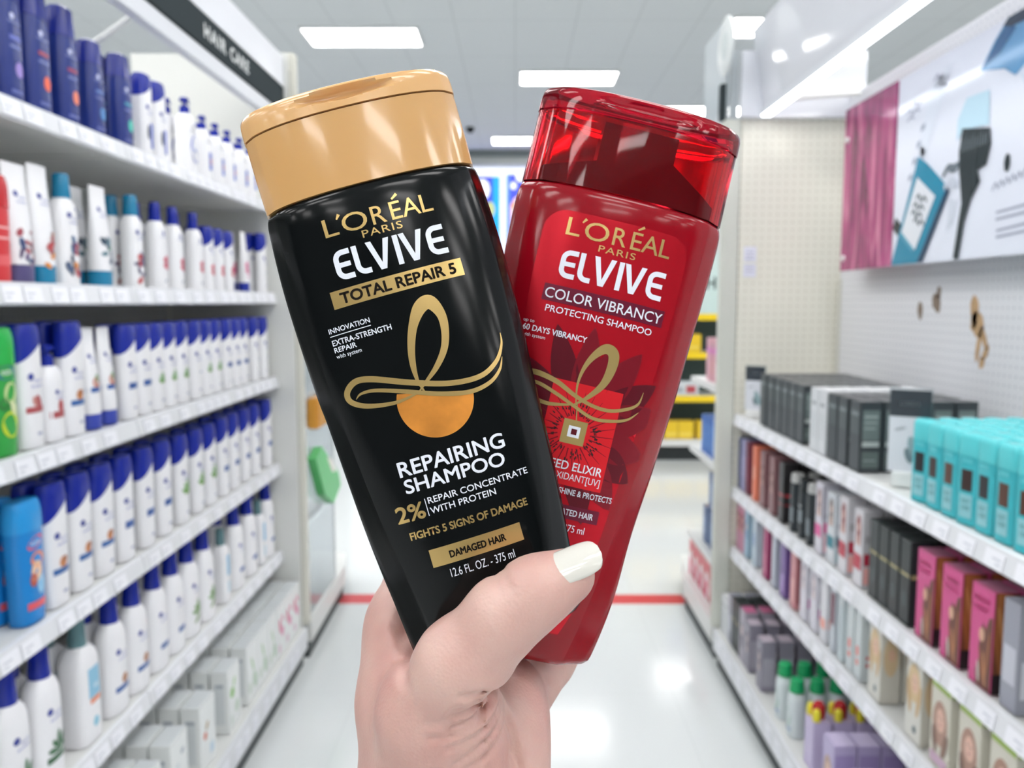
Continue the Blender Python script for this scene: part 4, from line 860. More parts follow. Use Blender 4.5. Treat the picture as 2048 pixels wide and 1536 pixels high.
# acrylic sign holders
def sign_holder(x, y, z, sc, rz, label):
    e = empty('sign_holder', (x, y, z), rz, label, 'sign holder')
    MB().box(-.035 * sc, .035 * sc, -.02 * sc, .02 * sc, 0, .035 * sc, M_white, .002).build('stand_base', e, smooth=False)
    b = MB().box(-.045 * sc, .045 * sc, -.001, .001, .035 * sc, .235 * sc, ink('D9DCE2', .15))
    b.box(-.045 * sc, .045 * sc, -.0016, -.001, .17 * sc, .235 * sc, ink('3C4248', .15))
    vs, fs = place_text("L'ORÉAL", -.022 * sc, .198 * sc, .022 * sc, .198 * sc, .009 * sc, .01); b.add([(x_, -.0019, z_) for x_, z_ in vs], fs, ink('9EA6AC'))
    for cx, cz, rx, rz_, c in ((.012, .09, .012, .035, '8FA9AE'), (.0, .075, .008, .02, '6F8288'), (-.02, .14, .014, .004, 'A9AEB4')): vs, fs = ellipse2d(cx * sc, cz * sc, rx * sc, rz_ * sc, 12, .3); b.add([(x_, -.0019, z_) for x_, z_ in vs], fs, ink(c))
    b.build('sign_card', e, smooth=False, sharp=-1)
    MB().box(-.048 * sc, .048 * sc, .0012, .003, .03 * sc, .24 * sc, mat('acrylic', 'F2F8FA', .05, trans=.9, ior=1.3)).build('acrylic_back', e, smooth=False)
sign_holder(.955, 1.98, R_Z[0], 1.0, -.5, 'upright sign holder with charcoal header in front of the charcoal boxes')
sign_holder(.93, 3.18, R_Z[0], .85, -.6, 'small sign holder at the far corner of the top right shelf')

# ------------------------------------------------------------ aisle-end displays
def endcap(side):
    s = -1 if side == 'L' else 1
    root = empty('end_display', (0, 0, 0), 0, 'white end display beyond the %s' % ('long shampoo shelving unit, with clear side panel' if side == 'L' else 'cream pegboard, with blue and pink packs'), 'shelving unit')
    def bx(name, x0, x1, y0, y1, z0, z1, m, par=root, bev=0):
        xs = sorted((s * x0, s * x1)); return MB().box(xs[0], xs[1], y0, y1, z0, z1, m, bev).build(name, par, smooth=False)
    mb = MB()
    pts = [(0.83, 3.37), (0.83, 3.95), (0.89, 4.3), (1.0, 4.34), (1.38, 4.34), (1.38, 3.37)] if side == 'R' else [(0.86, 3.37), (0.87, 4.1), (0.91, 4.32), (1.0, 4.36), (1.38, 4.36), (1.38, 3.37)]
    def prism(pts, z0, z1, m, name, par=root):
        mb = MB(); q = [(s * x, y) for x, y in pts]; mb.loft([[(x, y, z) for x, y in q] for z in (z0, z1)], m); return mb.build(name, par, smooth=False)
    prism([(x + .0 if x > 1 else x + .012, min(y, 4.32)) for x, y in pts], 0, BASE_Z - .09, M_grey, 'kickplate')
    prism(pts, BASE_Z - .09, BASE_Z, M_shelf, 'base_deck')
    bx('back_panel', 0.93, 1.38, 3.37, 3.40, BASE_Z, 2.2, M_cream)
    if side == 'R':
        for z in (1.15, .82, .4):
            bx('shelf', .845, 1.38, 3.40, 3.95, z - .03, z, M_shelf, root, .002)
        bx('side_rail', 1.36, 1.38, 3.40, 4.0, BASE_Z, 2.2, M_cream)
        # upper sign plate and round topper
        MB().box(s * .835, s * .845, 3.36, 3.75, 2.0, 2.62, mat('sign_plate', 'B4BDC2', .3)).build('side_sign_plate', root, smooth=False)
        MB().box(s * .815, s * .834, 3.36, 3.40, 2.22, 2.36, M_charcoal).build('plate_clip', root, smooth=False)
        MB().add([(s * .83, 3.38, 2.20), (s * .83, 3.72, 2.03), (s * .83, 3.72, 2.10), (s * .83, 3.38, 2.31), (s * .827, 3.38, 2.20), (s * .827, 3.72, 2.03), (s * .827, 3.72, 2.10), (s * .827, 3.38, 2.31)],
                 [(0, 1, 2, 3), (4, 7, 6, 5), (0, 4, 5, 1), (3, 2, 6, 7), (0, 3, 7, 4), (1, 5, 6, 2)], mat('plate_stripe', 'D5DAE0', .3)).build('sign_stripe', root, smooth=False)
        items = [('blue_book', .86, [3.46, 3.52, 3.58, 3.66, 3.74], .82), ('pink_pack', .875, [3.48, 3.60, 3.72], 1.15), ('denim_pack', .875, [3.47, 3.6, 3.72], .4), ('denim_pack', .875, [3.5, 3.62], .5745), ('redwhite_box', .87, [3.42, 3.53, 3.64, 3.75, 3.86, 3.97], BASE_Z)]
        names = {'blue_book': ('paperback_box', 'box', 'slim blue box standing'), 'pink_pack': ('pink_pack', 'pack', 'pink pack standing'), 'denim_pack': ('blue_pack', 'pack', 'dark blue pack'), 'redwhite_box': ('red_box', 'box', 'white box with red top')}
        for kind, x, ys, z in items:
            nm, cat, lk = names[kind]
            for i, y in enumerate(ys):
                zz = z + .0015
                where = {'blue_book': 'on the middle end shelf', 'pink_pack': 'on the upper end shelf', 'redwhite_box': 'on the low end base', 'denim_pack': 'on the low end shelf' if z < .5 else 'stacked on another, low end shelf'}[kind]
                spawn(kind, nm, cat, x + DIM[kind][1] / 2, y + .0, zz, -PI / 2, '%s %s, %s from the aisle pegboard' % (lk, where, ORD[i]), '%ss %s' % (lk, where))
    else:
        for z in (.55, 1.0, 1.45):
            bx('shelf', .93, 1.38, 3.40, 3.9, z - .03, z, M_shelf, root, .002)
        for y in (3.385, 3.93): MB().tube([(-.885, y, BASE_Z), (-.885, y, 1.75)], .006, M_white, 8).build('side_rod', root)
        mb = MB()
        for k in range(24):
            z = 1.14 + k * .016; mb.tube([(-.885, 3.385, z), (-.885, 3.93, z)], .0018, mat('wire', 'C2C6C8', .3), 5)
        for k in range(22):
            z = BASE_Z + .04 + k * .016; mb.tube([(-.885, 3.385, z), (-.885, 3.93, z)], .0018, mat('wire', 'C2C6C8', .3), 5)
        mb.build('wire_grid', root)
        MB().box(-.878, -.874, 3.39, 3.92, BASE_Z + .01, 1.7, mat('clear_side', 'EAF2F6', .05, trans=.85, ior=1.2)).build('clear_side_panel', root, smooth=False)
endcap('L'); endcap('R')
# two items hanging on the clear side panel
o = MB().box(-.885, -.835, 3.42, 3.72, .97, 1.10, mat('orange_pouch', 'E0A040', .35), .008)
for k in range(5): o.box(-.8345, -.834, 3.45 + .05 * k, 3.456 + .05 * k, .975, 1.07, mat('pouch_line', 'C48A34', .4))
o = o.build('hanging_pouch', smooth=False); o.location.x = .012; tag(o, 'orange ribbed pouch hanging on the wire side of the end display', 'pouch')
mb = MB(); q = [(3.40, .85), (3.52, .88), (3.84, .70), (3.88, .63), (3.72, .58), (3.55, .66)]
mb.loft([[(x, y, z) for y, z in q] for x in (-.882, -.845)], mat('green_pouch', '63C878', .35))
mb.add([(-.8445, y, z) for y, z in ((3.60, .82), (3.70, .79), (3.78, .72), (3.70, .73))], [(0, 1, 2, 3)], ink('F0EEE4'))
o = mb.build('hanging_pouch', smooth=False); o.location.x = .012; tag(o, 'green slanted pouch hanging below the orange one', 'pouch')
# round white topper sign
mb = MB(); rings = []
for x, r in ((0, .102), (.003, .107), (.009, .107), (.012, .102)): rings.append([(x, r * math.cos(2 * PI * k / 40), r * math.sin(2 * PI * k / 40)) for k in range(40)])
mb.loft(rings, mat('round_sign', 'DDE2E2', .35)); rings = [[(x, r * math.cos(2 * PI * k / 24), r * math.sin(2 * PI * k / 24)) for k in range(24)] for x, r in ((-.002, .045), (0, .05))]
mb.loft(rings, mat('round_sign_mark', 'C9D2D2', .4))
e = empty('round_sign', (.788, 3.22, 2.46), 0, 'round white sign seen nearly edge-on above the red cap', 'sign'); mb.build('sign_disc', e)
MB().tube([(.010, 0, .02), (.022, .03, .02), (.0235, .07, .0)], .004, M_white, 8).build('sign_arm', e)

# ------------------------------------------------------------ far shelving across the back aisle
root = empty('far_shelving_unit', (0, 0, 0), 0, 'far white shelving unit with yellow shelf edges across the end of the aisle', 'shelving unit')
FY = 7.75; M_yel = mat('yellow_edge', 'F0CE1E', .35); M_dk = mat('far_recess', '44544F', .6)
MB().box(.7, 3.3, FY + .05, FY + .5, 0, .14, mat('black_kick', '24292A', .5)).build('kickplate', root, smooth=False)
MB().box(.7, 3.3, FY, FY + .5, .14, .20, M_shelf).build('base_deck', root, smooth=False)
MB().box(.7, 3.3, FY + .42, FY + .45, .2, 2.25, mat('far_back', 'DCE3E3', .5)).build('back_panel', root, smooth=False)
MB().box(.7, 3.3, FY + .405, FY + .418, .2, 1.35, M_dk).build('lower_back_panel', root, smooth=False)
MB().box(.68, .7, FY, FY + .5, 0, 2.25, M_white).build('end_panel', root, smooth=False)
for z in (.62, 1.03, 1.39):
    sh_ = MB().box(.7, 3.3, FY, FY + .42, z - .03, z, M_shelf).build('shelf', root, smooth=False)
    MB().box(.7, 3.3, FY - .012, FY, z - .055, z + .005, M_yel).build('ticket_rail', sh_, smooth=False)
MB().box(1.0, 2.6, FY + .28, FY + .30, 1.39, 1.98, mat('pale_mint', 'D2E6E2', .4)).build('display_board', root, smooth=False)
vs, fs = place_text('H', 1.72, 0, 1.80, 0, .12, .02); vs2, fs2 = place_text('H', 1.85, 0, 1.94, 0, .12, .02)
b = MB().add([(x, FY + .279, 1.63 + z) for x, z in vs], fs, ink('2C3634')); b.add([(x, FY + .279, 1.63 + z) for x, z in vs2], fs2, ink('2C3634')); b.box(1.81, 1.84, FY + .274, FY + .278, 1.63, 1.76, ink('9C2C40'))
b.build('board_lettering', root, smooth=False, sharp=-1)
MB().box(1.55, 1.75, FY + .26, FY + .275, 1.76, 1.98, ink('3C78DC')).build('blue_card', root, smooth=False)
for k, (kind, x, z, lb) in enumerate((('yellow_pack', .95, .20, 'yellow pack on the far base deck, first from its end panel'), ('yellow_pack', 1.26, .20, 'yellow pack on the far base deck, second from its end panel'), ('yellow_pack', 1.57, .20, 'yellow pack on the far base deck, third from its end panel'), ('yellow_pack', 1.88, .20, 'yellow pack on the far base deck, fourth from its end panel'),
      ('white_pack', 1.2, .62, 'white and red pack on the far second shelf, nearer its end panel'), ('white_pack', 1.6, .62, 'white and red pack beside the red bottle edge, far second shelf'),
      ('yellow_pack', 1.25, 1.03, 'yellow pack on the far third shelf, nearer its end panel'), ('yellow_pack', 1.62, 1.03, 'yellow pack on the far third shelf, behind the pink packs'),
      ('dark_pack', 1.3, 1.39, 'dark pack on the far top shelf, nearer its end panel'))):
    spawn(kind, 'boxed_pack', 'pack', x, FY + .12, z + .002, 0, lb, 'packs on the far shelving')

# ------------------------------------------------------------ the two held bottles
def basis(bx, by, d, tx, ty, yaw):
    b = P(bx, by, d); Z = (P(tx, ty, d) - b); L = Z.length; Z.normalize()
    X = (RT - Z * RT.dot(Z)).normalized(); Y = Z.cross(X); t = math.radians(yaw)
    X2 = X * math.cos(t) + Y * math.sin(t); Y2 = Z.cross(X2)
    return Matrix.Translation(b) @ Matrix((X2, Y2, Z)).transposed().to_4x4(), L
mm = 0.001
def hero(name, label, mw, prof_rows, cap_rows, seam, top, mats, lid_h, notch):
    root = bpy.data.objects.new(name, None); COL.objects.link(root); root.empty_display_size = .02
    root.matrix_world = mw; tag(root, label, 'shampoo bottle')
    pr = Prof(prof_rows, n=2.3, edge=.22)
    b = MB(); z0 = prof_rows[0][0]
    zz = [z0 + v * mm for v in (0, .3, 1, 2, 3.5, 5)] + zrange(z0 + 7 * mm, seam - 4 * mm, 3 * mm) + [seam - v * mm for v in (2.8, 1.9, 1.1, .5, .1, 0)]
    b.loft([pr.ring(z) for z in zz], mats['body']); body = b.build('bottle_body', root, sharp=50)
    pc = Prof(cap_rows, n=2.3, edge=.22)
    return root, pr, pc, body
gold = mat('gold_foil', 'D9B877', .28, metal=.9); gold2 = mat('gold_foil_dark', 'D6BA78', .3, metal=.9)
silver = mat('label_white', 'DCE0EA', .35); blackm = mat('black_gloss', '070A0B', .13, spec=.28)
blacktxt = mat('label_black', '130D08', .7, spec=.15)

# black bottle
MWB, LBk = basis(1000, 1265, .285, 690, 200, 7)
SB = .1580
rowsB = [(0, .0272, .0130, .70), (.0015, .0288, .0144, .70), (.004, .0298, .0150, .70), (.022, .0316, .0152, .73), (.0327, .0328, .0155, .76), (.0515, .0344, .0158, .81), (.0845, .0362, .016, .86), (.0966, .0371, .016, .87), (.1277, .0380, .016, .89), (.148, .0374, .016, .90), (.1555, .0367, .0156, .90), (SB, .0352, .0148, .90)]
capB = [(SB, .0362, .0156, .90), (.170, .0364, .0157, .90), (.184, .0364, .0157, .90), (.1895, .0361, .0155, .90), (.1916, .0350, .0146, .90)]
bot, pr, pc, body = hero('shampoo_bottle', 'black shampoo bottle with tan cap, held between thumb and fingers', MWB, rowsB, capB, SB, .1916, {'body': blackm}, .008, True)
tan = mat('tan_cap', 'C79A63', .15, coat=.4, sss=.08)
b = MB(); b.loft([pc.ring(z) for z in [SB + .0003] + zrange(SB + .001, .1832, .003)], tan)
c_ = b.build('cap', bot, sharp=40)
def lid(pc, z0, z1, m, name, par, notch_w, notch_d, notch_h):
    b = MB(); rings = []
    for z in [z0, z0 + .0004] + zrange(z0 + .001, z1 - .0008, .0005) + [z1 - .0003, z1]:
        r = []
        for x, y, _ in pc.ring(z, .0003):
            if y < 0 and abs(x) < notch_w:
                f = math.cos(PI / 2 * x / notch_w) ** .6
                mid = z1 - .0009 - notch_h * .5; q = (z - mid) / (notch_h * .5 * f + 1e-6)
                if abs(q) < 1: y += notch_d * math.sqrt(1 - q * q) * min(1, f * 1.3)
            r.append((x, y, z))
        rings.append(r)
    # gently domed top
    top = rings[-1]; cx = sum(p[0] for p in top) / len(top)
    for s_, h in ((.93, .0005), (.7, .0009), (.35, .0012)): rings.append([(x * s_, y * s_, z1 + h) for x, y, z in top])
    b.loft(rings, m); return b.build(name, par, sharp=40)
lid(pc, .1838, .1916, mat('tan_lid', 'D3A670', .18, coat=.3, sss=.08), 'flip_lid', bot, .0145, .0034, .0046)
def lay(pr, name, par, entries, lbl=None):
    groups = {}
    for i, e in enumerate(entries):
        groups.setdefault('all' if 'lettering' not in name else e[3] if len(e) > 3 else i, []).append(e)
    for es in groups.values():
        b = MB()
        for e in es: pr.decal(b, e[0], e[1], e[2], .004)
        o = b.build(es[0][4] if len(es[0]) > 4 else name, par, sharp=-1)
        if lbl and 'lettering' not in name: o['label'] = lbl
T = lambda s, x0, z0, x1, z1, h, bold=.012, sp=1.0: tuple([(x * mm, z * mm) for x, z in place_text(s, x0, z0, x1, z1, h, bold, sp)[0]] if k == 0 else place_text(s, x0, z0, x1, z1, h, bold, sp)[1] for k in (0, 1))
def S(shape): return [(x * mm, z * mm) for x, z in shape[0]], shape[1]
def elvive(x0, z0, wd, h, sw):
    """the five letters drawn with rounded strokes"""
    out = []; L = [('E', .0, .155), ('L', .175, .13), ('V', .305, .21), ('I', .545, 0), ('V', .60, .21), ('E', .835, .165)]
    def arc(cx, cz, r, a0, a1, n=6): return [(cx + r * math.cos(math.radians(a0 + (a1 - a0) * k / n)), cz + r * math.sin(math.radians(a0 + (a1 - a0) * k / n))) for k in range(n + 1)]
    hs = sw / 2
    for ch, lx, lw in L:
        X = x0 + lx * wd; Wl = lw * wd; r = h * .24
        if ch == 'E':
            p = [(X + Wl, z0 + h - hs)] + arc(X + r + hs, z0 + h - r - hs, r, 90, 180) + arc(X + r + hs, z0 + r + hs, r, 180, 270) + [(X + Wl, z0 + hs)]
            out.append(stroke([(a, b, sw) for a, b in p], 1)); out.append(stroke([(X + hs, z0 + h * .5, sw * .9), (X + Wl * .92, z0 + h * .5, sw * .9)], 1))
        elif ch == 'L':
            p = [(X + hs, z0 + h)] + arc(X + r + hs, z0 + r + hs, r, 180, 270) + [(X + Wl, z0 + hs)]; out.append(stroke([(a, b, sw) for a, b in p], 1))
        elif ch == 'V':
            m_ = X + Wl / 2; out.append(poly2d([(X, z0 + h), (X + sw * 1.05, z0 + h), (m_ + sw * .12, z0 + sw * .9), (m_ + sw * .55, z0), (m_ - sw * .55, z0)]))
            out.append(poly2d([(X + Wl, z0 + h), (m_ + sw * .55, z0), (m_ - sw * .2, z0 + sw * .5), (X + Wl - sw * 1.05, z0 + h)]))
        else: out.append(stroke([(X + hs, z0, sw), (X + hs, z0 + h, sw)], 1))
    return [S(o) for o in out]
def loreal(x0, z0, x1, h, zp, px0, px1, hp, m):
    """L'OREAL with its widely drawn letters, PARIS below"""
    W_ = x1 - x0
    e = [(T('L', x0, z0, x0 + .13 * W_, z0, h, .004), m, 1.6e-4), (S(stroke([(x0 + .135 * W_, z0 + h * .78, .5), (x0 + .165 * W_, z0 + h * 1.02, 1.1)], 1)), m, 1.6e-4),
         (T('O', x0 + .17 * W_, z0 - .1, x0 + .40 * W_, z0 - .1, h, .004), m, 1.6e-4), (T('R', x0 + .44 * W_, z0, x0 + .57 * W_, z0, h, .004), m, 1.6e-4),
         (T('E', x0 + .615 * W_, z0, x0 + .715 * W_, z0, h, .004), m, 1.6e-4), (S(stroke([(x0 + .655 * W_, z0 + h * 1.08, .6), (x0 + .71 * W_, z0 + h * 1.3, 1.0)], 1)), m, 1.6e-4),
         (T('A', x0 + .72 * W_, z0, x0 + .885 * W_, z0, h, .004), m, 1.6e-4), (T('L', x0 + .895 * W_, z0, x1, z0, h, .004), m, 1.6e-4),
         (T('PARIS', px0, zp, px1, zp, hp, .008, 1.15), m, 1.6e-4)]
    return [tuple(q) + (('paris' if k == len(e) - 1 else 'brand'),) for k, q in enumerate(e)]
H_ = {}
lay(pr, 'gold_lettering', bot, loreal(-18.8, 143.6, 17.6, 6.2, 140.4, -7.2, 6.2, 2.5, gold) +
    [(T('2%', -22.2, 47.6, -12.6, 47.6, 5.4, .03), gold, 1.6e-4), (T('FIGHTS 5 SIGNS OF DAMAGE', -19.7, 41.4, 20.4, 41.4, 2.5, .035), gold, 1.6e-4),
     (S(rect2d(-22.6, 120.5, 21.6, 126.3, 12, 2)), gold, 1.2e-4, 'b1', 'gold_band'), (S(rect2d(-15.2, 30.8, 15.9, 36.8, 10, 2)), gold, 1.2e-4, 'b2', 'gold_band')], 'gold foil lettering and two gold bands')
lay(pr, 'white_lettering', bot, [(s_, silver, 1.6e-4, 'name') for s_ in elvive(-18.6, 128.9, 37.2, 9.8, 1.75)] +
    [(T(*a), silver, 1.6e-4) for a in (('INNOVATION', -26.5, 113.4, -12.6, 113.4, 1.7, .02), ('EXTRA-STRENGTH', -26.4, 109.3, -6.5, 109.3, 1.9, .02), ('REPAIR', -26.4, 107.0, -18.9, 107.0, 1.7, .02), ('with system', -26.3, 105.0, -17.8, 105.0, 1.4, .005),
     ('REPAIRING', -17.4, 62.1, 18.6, 62.1, 5.0, .025), ('SHAMPOO', -16.9, 56.4, 17.1, 56.4, 4.6, .025), ('REPAIR CONCENTRATE', -10.9, 51.4, 23.4, 51.4, 2.2, .012), ('WITH PROTEIN', -11.0, 48.0, 11.2, 48.0, 2.2, .012),
     ('12.6 FL. OZ. - 375 ml', -10.3, 26.3, 11.5, 26.3, 2.9, .0))] + [(S(rect2d(-26.5, 112.3, -12.7, 112.55)), silver, 1.6e-4), (S(rect2d(-11.9, 47.6, -11.65, 53.4)), silver, 1.6e-4)], 'pale silver lettering')
lay(pr, 'dark_lettering', bot, [(T('TOTAL REPAIR 5', -19.8, 121.7, 19.2, 121.7, 3.6, .04), blacktxt, 1.9e-4), (T('DAMAGED HAIR', -9.0, 32.6, 10.2, 32.6, 2.3, .045), blacktxt, 1.9e-4)], 'dark lettering on the gold bands')
copper = mat('copper_disc', 'E0923E', .33, metal=.55, noise=.25, nscale=70)
orb = []
for k in range(41):
    a = math.radians(157 + (357 - 157) * k / 40); orb.append((.7 + 12.6 * math.cos(a), 83.6 + 12.6 * math.sin(a)))
lay(pr, 'copper_disc', bot, [(S(poly2d(orb)), copper, 1.0e-4)], 'round copper disc under the gold loop')
loopB = [(-3.9, 87.2, .3), (-1.3, 89.3, .9), (3.8, 93.4, 1.8), (8.0, 98.6, 2.3), (10.0, 104.5, 2.6), (10.1, 110.0, 3.2), (7.6, 114.6, 4.6), (4.0, 113.6, 4.4), (.4, 108.6, 3.0), (-2.0, 102.5, 2.5), (-3.2, 96.5, 2.0), (-3.2, 91.0, 1.1), (-2.0, 86.8, .5)]
ribB = [(27.7, 98.9, .2), (27.0, 95.0, .8), (23.6, 90.0, 1.4), (17.0, 86.7, 1.7), (6.7, 87.2, 1.8), (-5.7, 91.0, 1.9), (-17.0, 95.4, 2.0), (-22.6, 96.2, 2.0), (-26.2, 93.6, 2.0), (-25.8, 90.2, 1.8), (-20.8, 87.4, 1.6), (-11.6, 86.0, 1.1), (-3.5, 87.2, .6)]
rib2 = [(26.0, 91.0, .2), (23.9, 87.0, .9), (19.4, 83.8, 1.3), (12.1, 82.7, 1.5), (2.5, 84.8, 1.5), (-7.7, 88.5, 1.4), (-17.0, 91.6, 1.2), (-21.9, 91.9, .8), (-24.0, 90.6, .2)]
lay(pr, 'gold_ribbon', bot, [(S(stroke(l, 8)), gold, 1.7e-4 + 3e-5 * i) for i, l in enumerate((loopB, ribB, rib2))], 'gold ribbon loop emblem')

# red bottle
SR = .1737
MWR, LRk = basis(1284 - 1062 * math.tan(math.radians(13.5)), 231 + 1062, .317, 1284, 231, 1.5)
rowsR = [(0, .0262, .0115, .62), (.0015, .0278, .0130, .62), (.004, .0290, .0138, .62), (.0175, .0313, .0150, .66), (.031, .0326, .0156, .70), (.053, .0333, .016, .76), (.078, .0355, .0165, .80), (.1046, .0374, .0168, .82), (.1268, .0382, .017, .83), (.150, .0392, .017, .84), (.166, .0396, .017, .845), (.1715, .0392, .0166, .85), (SR, .0382, .0158, .85)]
capR = [(SR, .0388, .0164, .85), (.190, .0386, .0165, .85), (.200, .0386, .0164, .85), (.2075, .0384, .0162, .85), (.2098, .0374, .0153, .85)]
redm = mat('red_gloss', '8A0818', .12, spec=.35)
rot, prr, pcr, bodyR = hero('shampoo_bottle', 'red shampoo bottle with translucent red cap, held behind the black one', MWR, rowsR, capR, SR, .2098, {'body': redm}, .008, True)
redglass = mat('red_clear_cap', 'EC2A3C', .04, trans=.93, ior=1.35)
b = MB(); zs = [SR + .0004] + zrange(SR + .001, .2012, .003)
outer = [pcr.ring(z) for z in zs]; b.loft(outer + [[(x * .93, y * .86, z) for x, y, z in outer[-1]], [(x * .93, y * .86, z) for x, y, z in outer[0]]] , redglass, cap0=False, cap1=False)
n = len(outer[0]); N = len(outer) + 2
b.f += [((N - 1) * n + i, (N - 1) * n + (i + 1) % n, (i + 1) % n, i) for i in range(n)]; b.mi += [0] * n
b.build('cap', rot, sharp=40)
lid(pcr, .2018, .2098, mat('red_clear_lid', 'CC1A30', .04, trans=.85, ior=1.35), 'flip_lid', rot, .0165, .0026, .005)
# the darker inner plug of the cap: tall centre block with slanting shoulders
b = MB(); q = [(-.0325, SR + .0006), (.0325, SR + .0006), (.0325, SR + .005), (.0145, SR + .017), (.0145, SR + .0268), (-.0135, SR + .0268), (-.0135, SR + .012), (-.0325, SR + .006)]
b.loft([[(x, y, z) for x, z in q] for y in (-.0105, .0105)], mat('dark_red_plug', '5E0818', .25)); b.build('inner_plug', rot, smooth=False)
panel = mat('red_foil', 'C01426', .26, metal=.55); petal = mat('petal_dark', '5E0A1C', .3, metal=.3); petal2 = mat('petal_mid', '7C0E20', .3, metal=.3); bright = mat('bright_red_square', 'D81E28', .3, metal=.3); wine = mat('wine_band', '6A1630', .3, metal=.3)
pan = []
for cx, cz, a0 in ((19, 156.2, 0), (-19, 156.2, 90)):
    for k in range(9): a = math.radians(a0 + 90 * k / 8); pan.append((cx + 8.2 * math.cos(a), cz + 8.2 * math.sin(a)))
pan += [(-27.2, 140), (-25.5, 110), (-23, 80), (-20, 50), (-16, 20), (-13, 12), (13, 12), (16, 20), (20, 50), (23, 80), (25.5, 110), (27.2, 140)]
ent = [(S(poly2d(pan)), panel, 1.0e-4)]
for k, (ang, L0, Wd) in enumerate(((112, 40, 10), (92, 39, 10), (136, 34, 9), (62, 38, 12), (42, 35, 12), (25, 33, 12), (158, 28, 9), (-8, 28, 12), (-30, 28, 12), (-52, 32, 12), (-72, 34, 10), (-100, 24, 9), (175, 24, 9), (78, 34, 9))):
    a = math.radians(ang); ca, sa = math.cos(a), math.sin(a); pts = []
    for i in range(17):
        t = i / 16; wv = Wd / 2 * math.sin(PI * t ** .8) ** .8; pts.append((8 + (L0 - 8) * t, wv))
    pts = pts + [(r, -w_) for r, w_ in reversed(pts[1:-1])]
    pts = [(1.1 + r * ca - w_ * sa, 86 + r * sa + w_ * ca) for r, w_ in pts]
    pts = [(max(-27, min(27.5, x)), z) for x, z in pts]
    ent.append((S(poly2d(pts)), petal if k % 2 == 0 else petal2, 1.2e-4 + 4e-6 * k))
lay(prr, 'label_panel', rot, ent, 'bright red foil panel with dark flower petals')
ent = [(S(poly2d([(-10.5, 103.8), (15.6, 103.8), (15.8, 66.5), (-10.2, 66.5)])), bright, 1.9e-4)]
for k in range(26):
    a = 2 * PI * k / 26; ent.append((S(stroke([(1.1 + 6 * math.cos(a), 86 + 6 * math.sin(a), .5), (1.1 + 15 * math.cos(a + .06), 86 + 15 * math.sin(a + .06), .15)], 1)), petal2, 2.0e-4))
rr = random.Random(4)
for k in range(90):
    a = rr.uniform(0, 2 * PI); r = rr.uniform(6.2, 10.2) * (1 if math.sin(a) > -2 else 1); ent.append((S(stroke([(1.1 + r * math.cos(a), 86 + r * math.sin(a), .55), (1.1 + (r + 1.1) * math.cos(a), 86 + (r + 1.1) * math.sin(a), .25)], 1)), mat('stamen_dark', '2A060C', .4), 2.1e-4))
ent += [(S(rect2d(-21.8, 130.6, 23.6, 136.8, 10, 2)), wine, 1.6e-4), (S(rect2d(-10, 54.6, 17.4, 59.6, 6, 2)), wine, 1.9e-4)]
lay(prr, 'flower_print', rot, ent, 'bright red flower centre square and wine bands')
lay(prr, 'gold_lettering', rot, loreal(-18.8, 155.6, 20.2, 6.8, 152.0, -5.8, 8.0, 2.5, gold2) + [(S(rect2d(-3.4, 81.6, 5.4, 90.4, 3, 3)), gold2, 2.3e-4, 'sq', 'gold_square')] +
    [(S(stroke(l, 8)), gold2, 2.3e-4 + 3e-5 * i, 'rib', 'gold_ribbon') for i, l in enumerate((
      [(-.6, 96.0, .4), (-1.7, 102.9, .8), (-.9, 109.2, 1.4), (1.6, 114.6, 2.4), (5.4, 118.2, 3.6), (8.6, 116.8, 4.0), (9.0, 111.5, 3.6), (7.2, 105.0, 2.6), (2.5, 99.0, 1.4), (-1.2, 96.0, .5)],
      [(22.9, 106.0, .2), (21.9, 101.4, .9), (18.1, 98.6, 1.2), (11.8, 96.6, 1.3), (5.1, 97.0, 1.3), (-1.9, 99.2, 1.5), (-9.4, 102.6, 1.8), (-17.5, 104.2, 2.0), (-22, 103, 2.0)],
      [(22.8, 98.4, .2), (19.0, 94.8, .9), (12.7, 92.9, 1.2), (6.2, 92.6, 1.2), (-1.1, 95.3, 1.2), (-8.3, 98.2, 1.3), (-16.1, 100.6, 1.3), (-22, 100, 1.0)],
      [(0, 96.2, .4), (-5.8, 94.8, 1.0), (-11.2, 94.1, 1.4), (-17.2, 95.2, 1.4), (-22, 98, 1.2)]))] + [(S(stroke([(1.0, 90, .4), (-.3, 97, .4)], 1)), gold2, 2.2e-4, 'rib', 'gold_ribbon')], 'gold foil lettering and ribbon')
lay(prr, 'white_lettering', rot, [(s_, silver, 2.2e-4, 'name') for s_ in elvive(-18.2, 139.8, 39.0, 10.4, 1.85)] +
    [(T(*a), silver, 2.2e-4) for a in (('COLOR VIBRANCY', -21.0, 131.8, 23.0, 131.8, 3.9, .005), ('PROTECTING SHAMPOO', -19.6, 126.8, 20.4, 126.8, 2.5, .008), ('up to', -26.2, 121.6, -22.3, 121.6, 1.3, .0), ('60 DAYS VIBRANCY', -26.0, 118.6, -2.2, 118.6, 2.2, .02), ('with system', -25.6, 116.4, -17.1, 116.4, 1.3, .0),
     ('SEED ELIXIR', -6.6, 72.2, 14.7, 72.2, 3.2, .012), ('ANTIOXIDANT[UV]', -10.8, 68.6, 14.8, 68.6, 2.6, .0), ('BOOSTS SHINE & PROTECTS', -8.7, 63.4, 20.9, 63.4, 2.2, .015), ('COLOR-TREATED HAIR', -9.6, 56.0, 15.4, 56.0, 2.3, .015), ('12.6 FL. OZ. - 375 ml', -11.5, 50.2, 13.4, 50.2, 2.7, .0))] +
    [(S(poly2d([(-1.2, 84.1), (3.2, 84.1), (3.2, 88.2), (-1.2, 88.2)])), silver, 2.6e-4, 'core', 'emblem_square')], 'pale silver lettering')
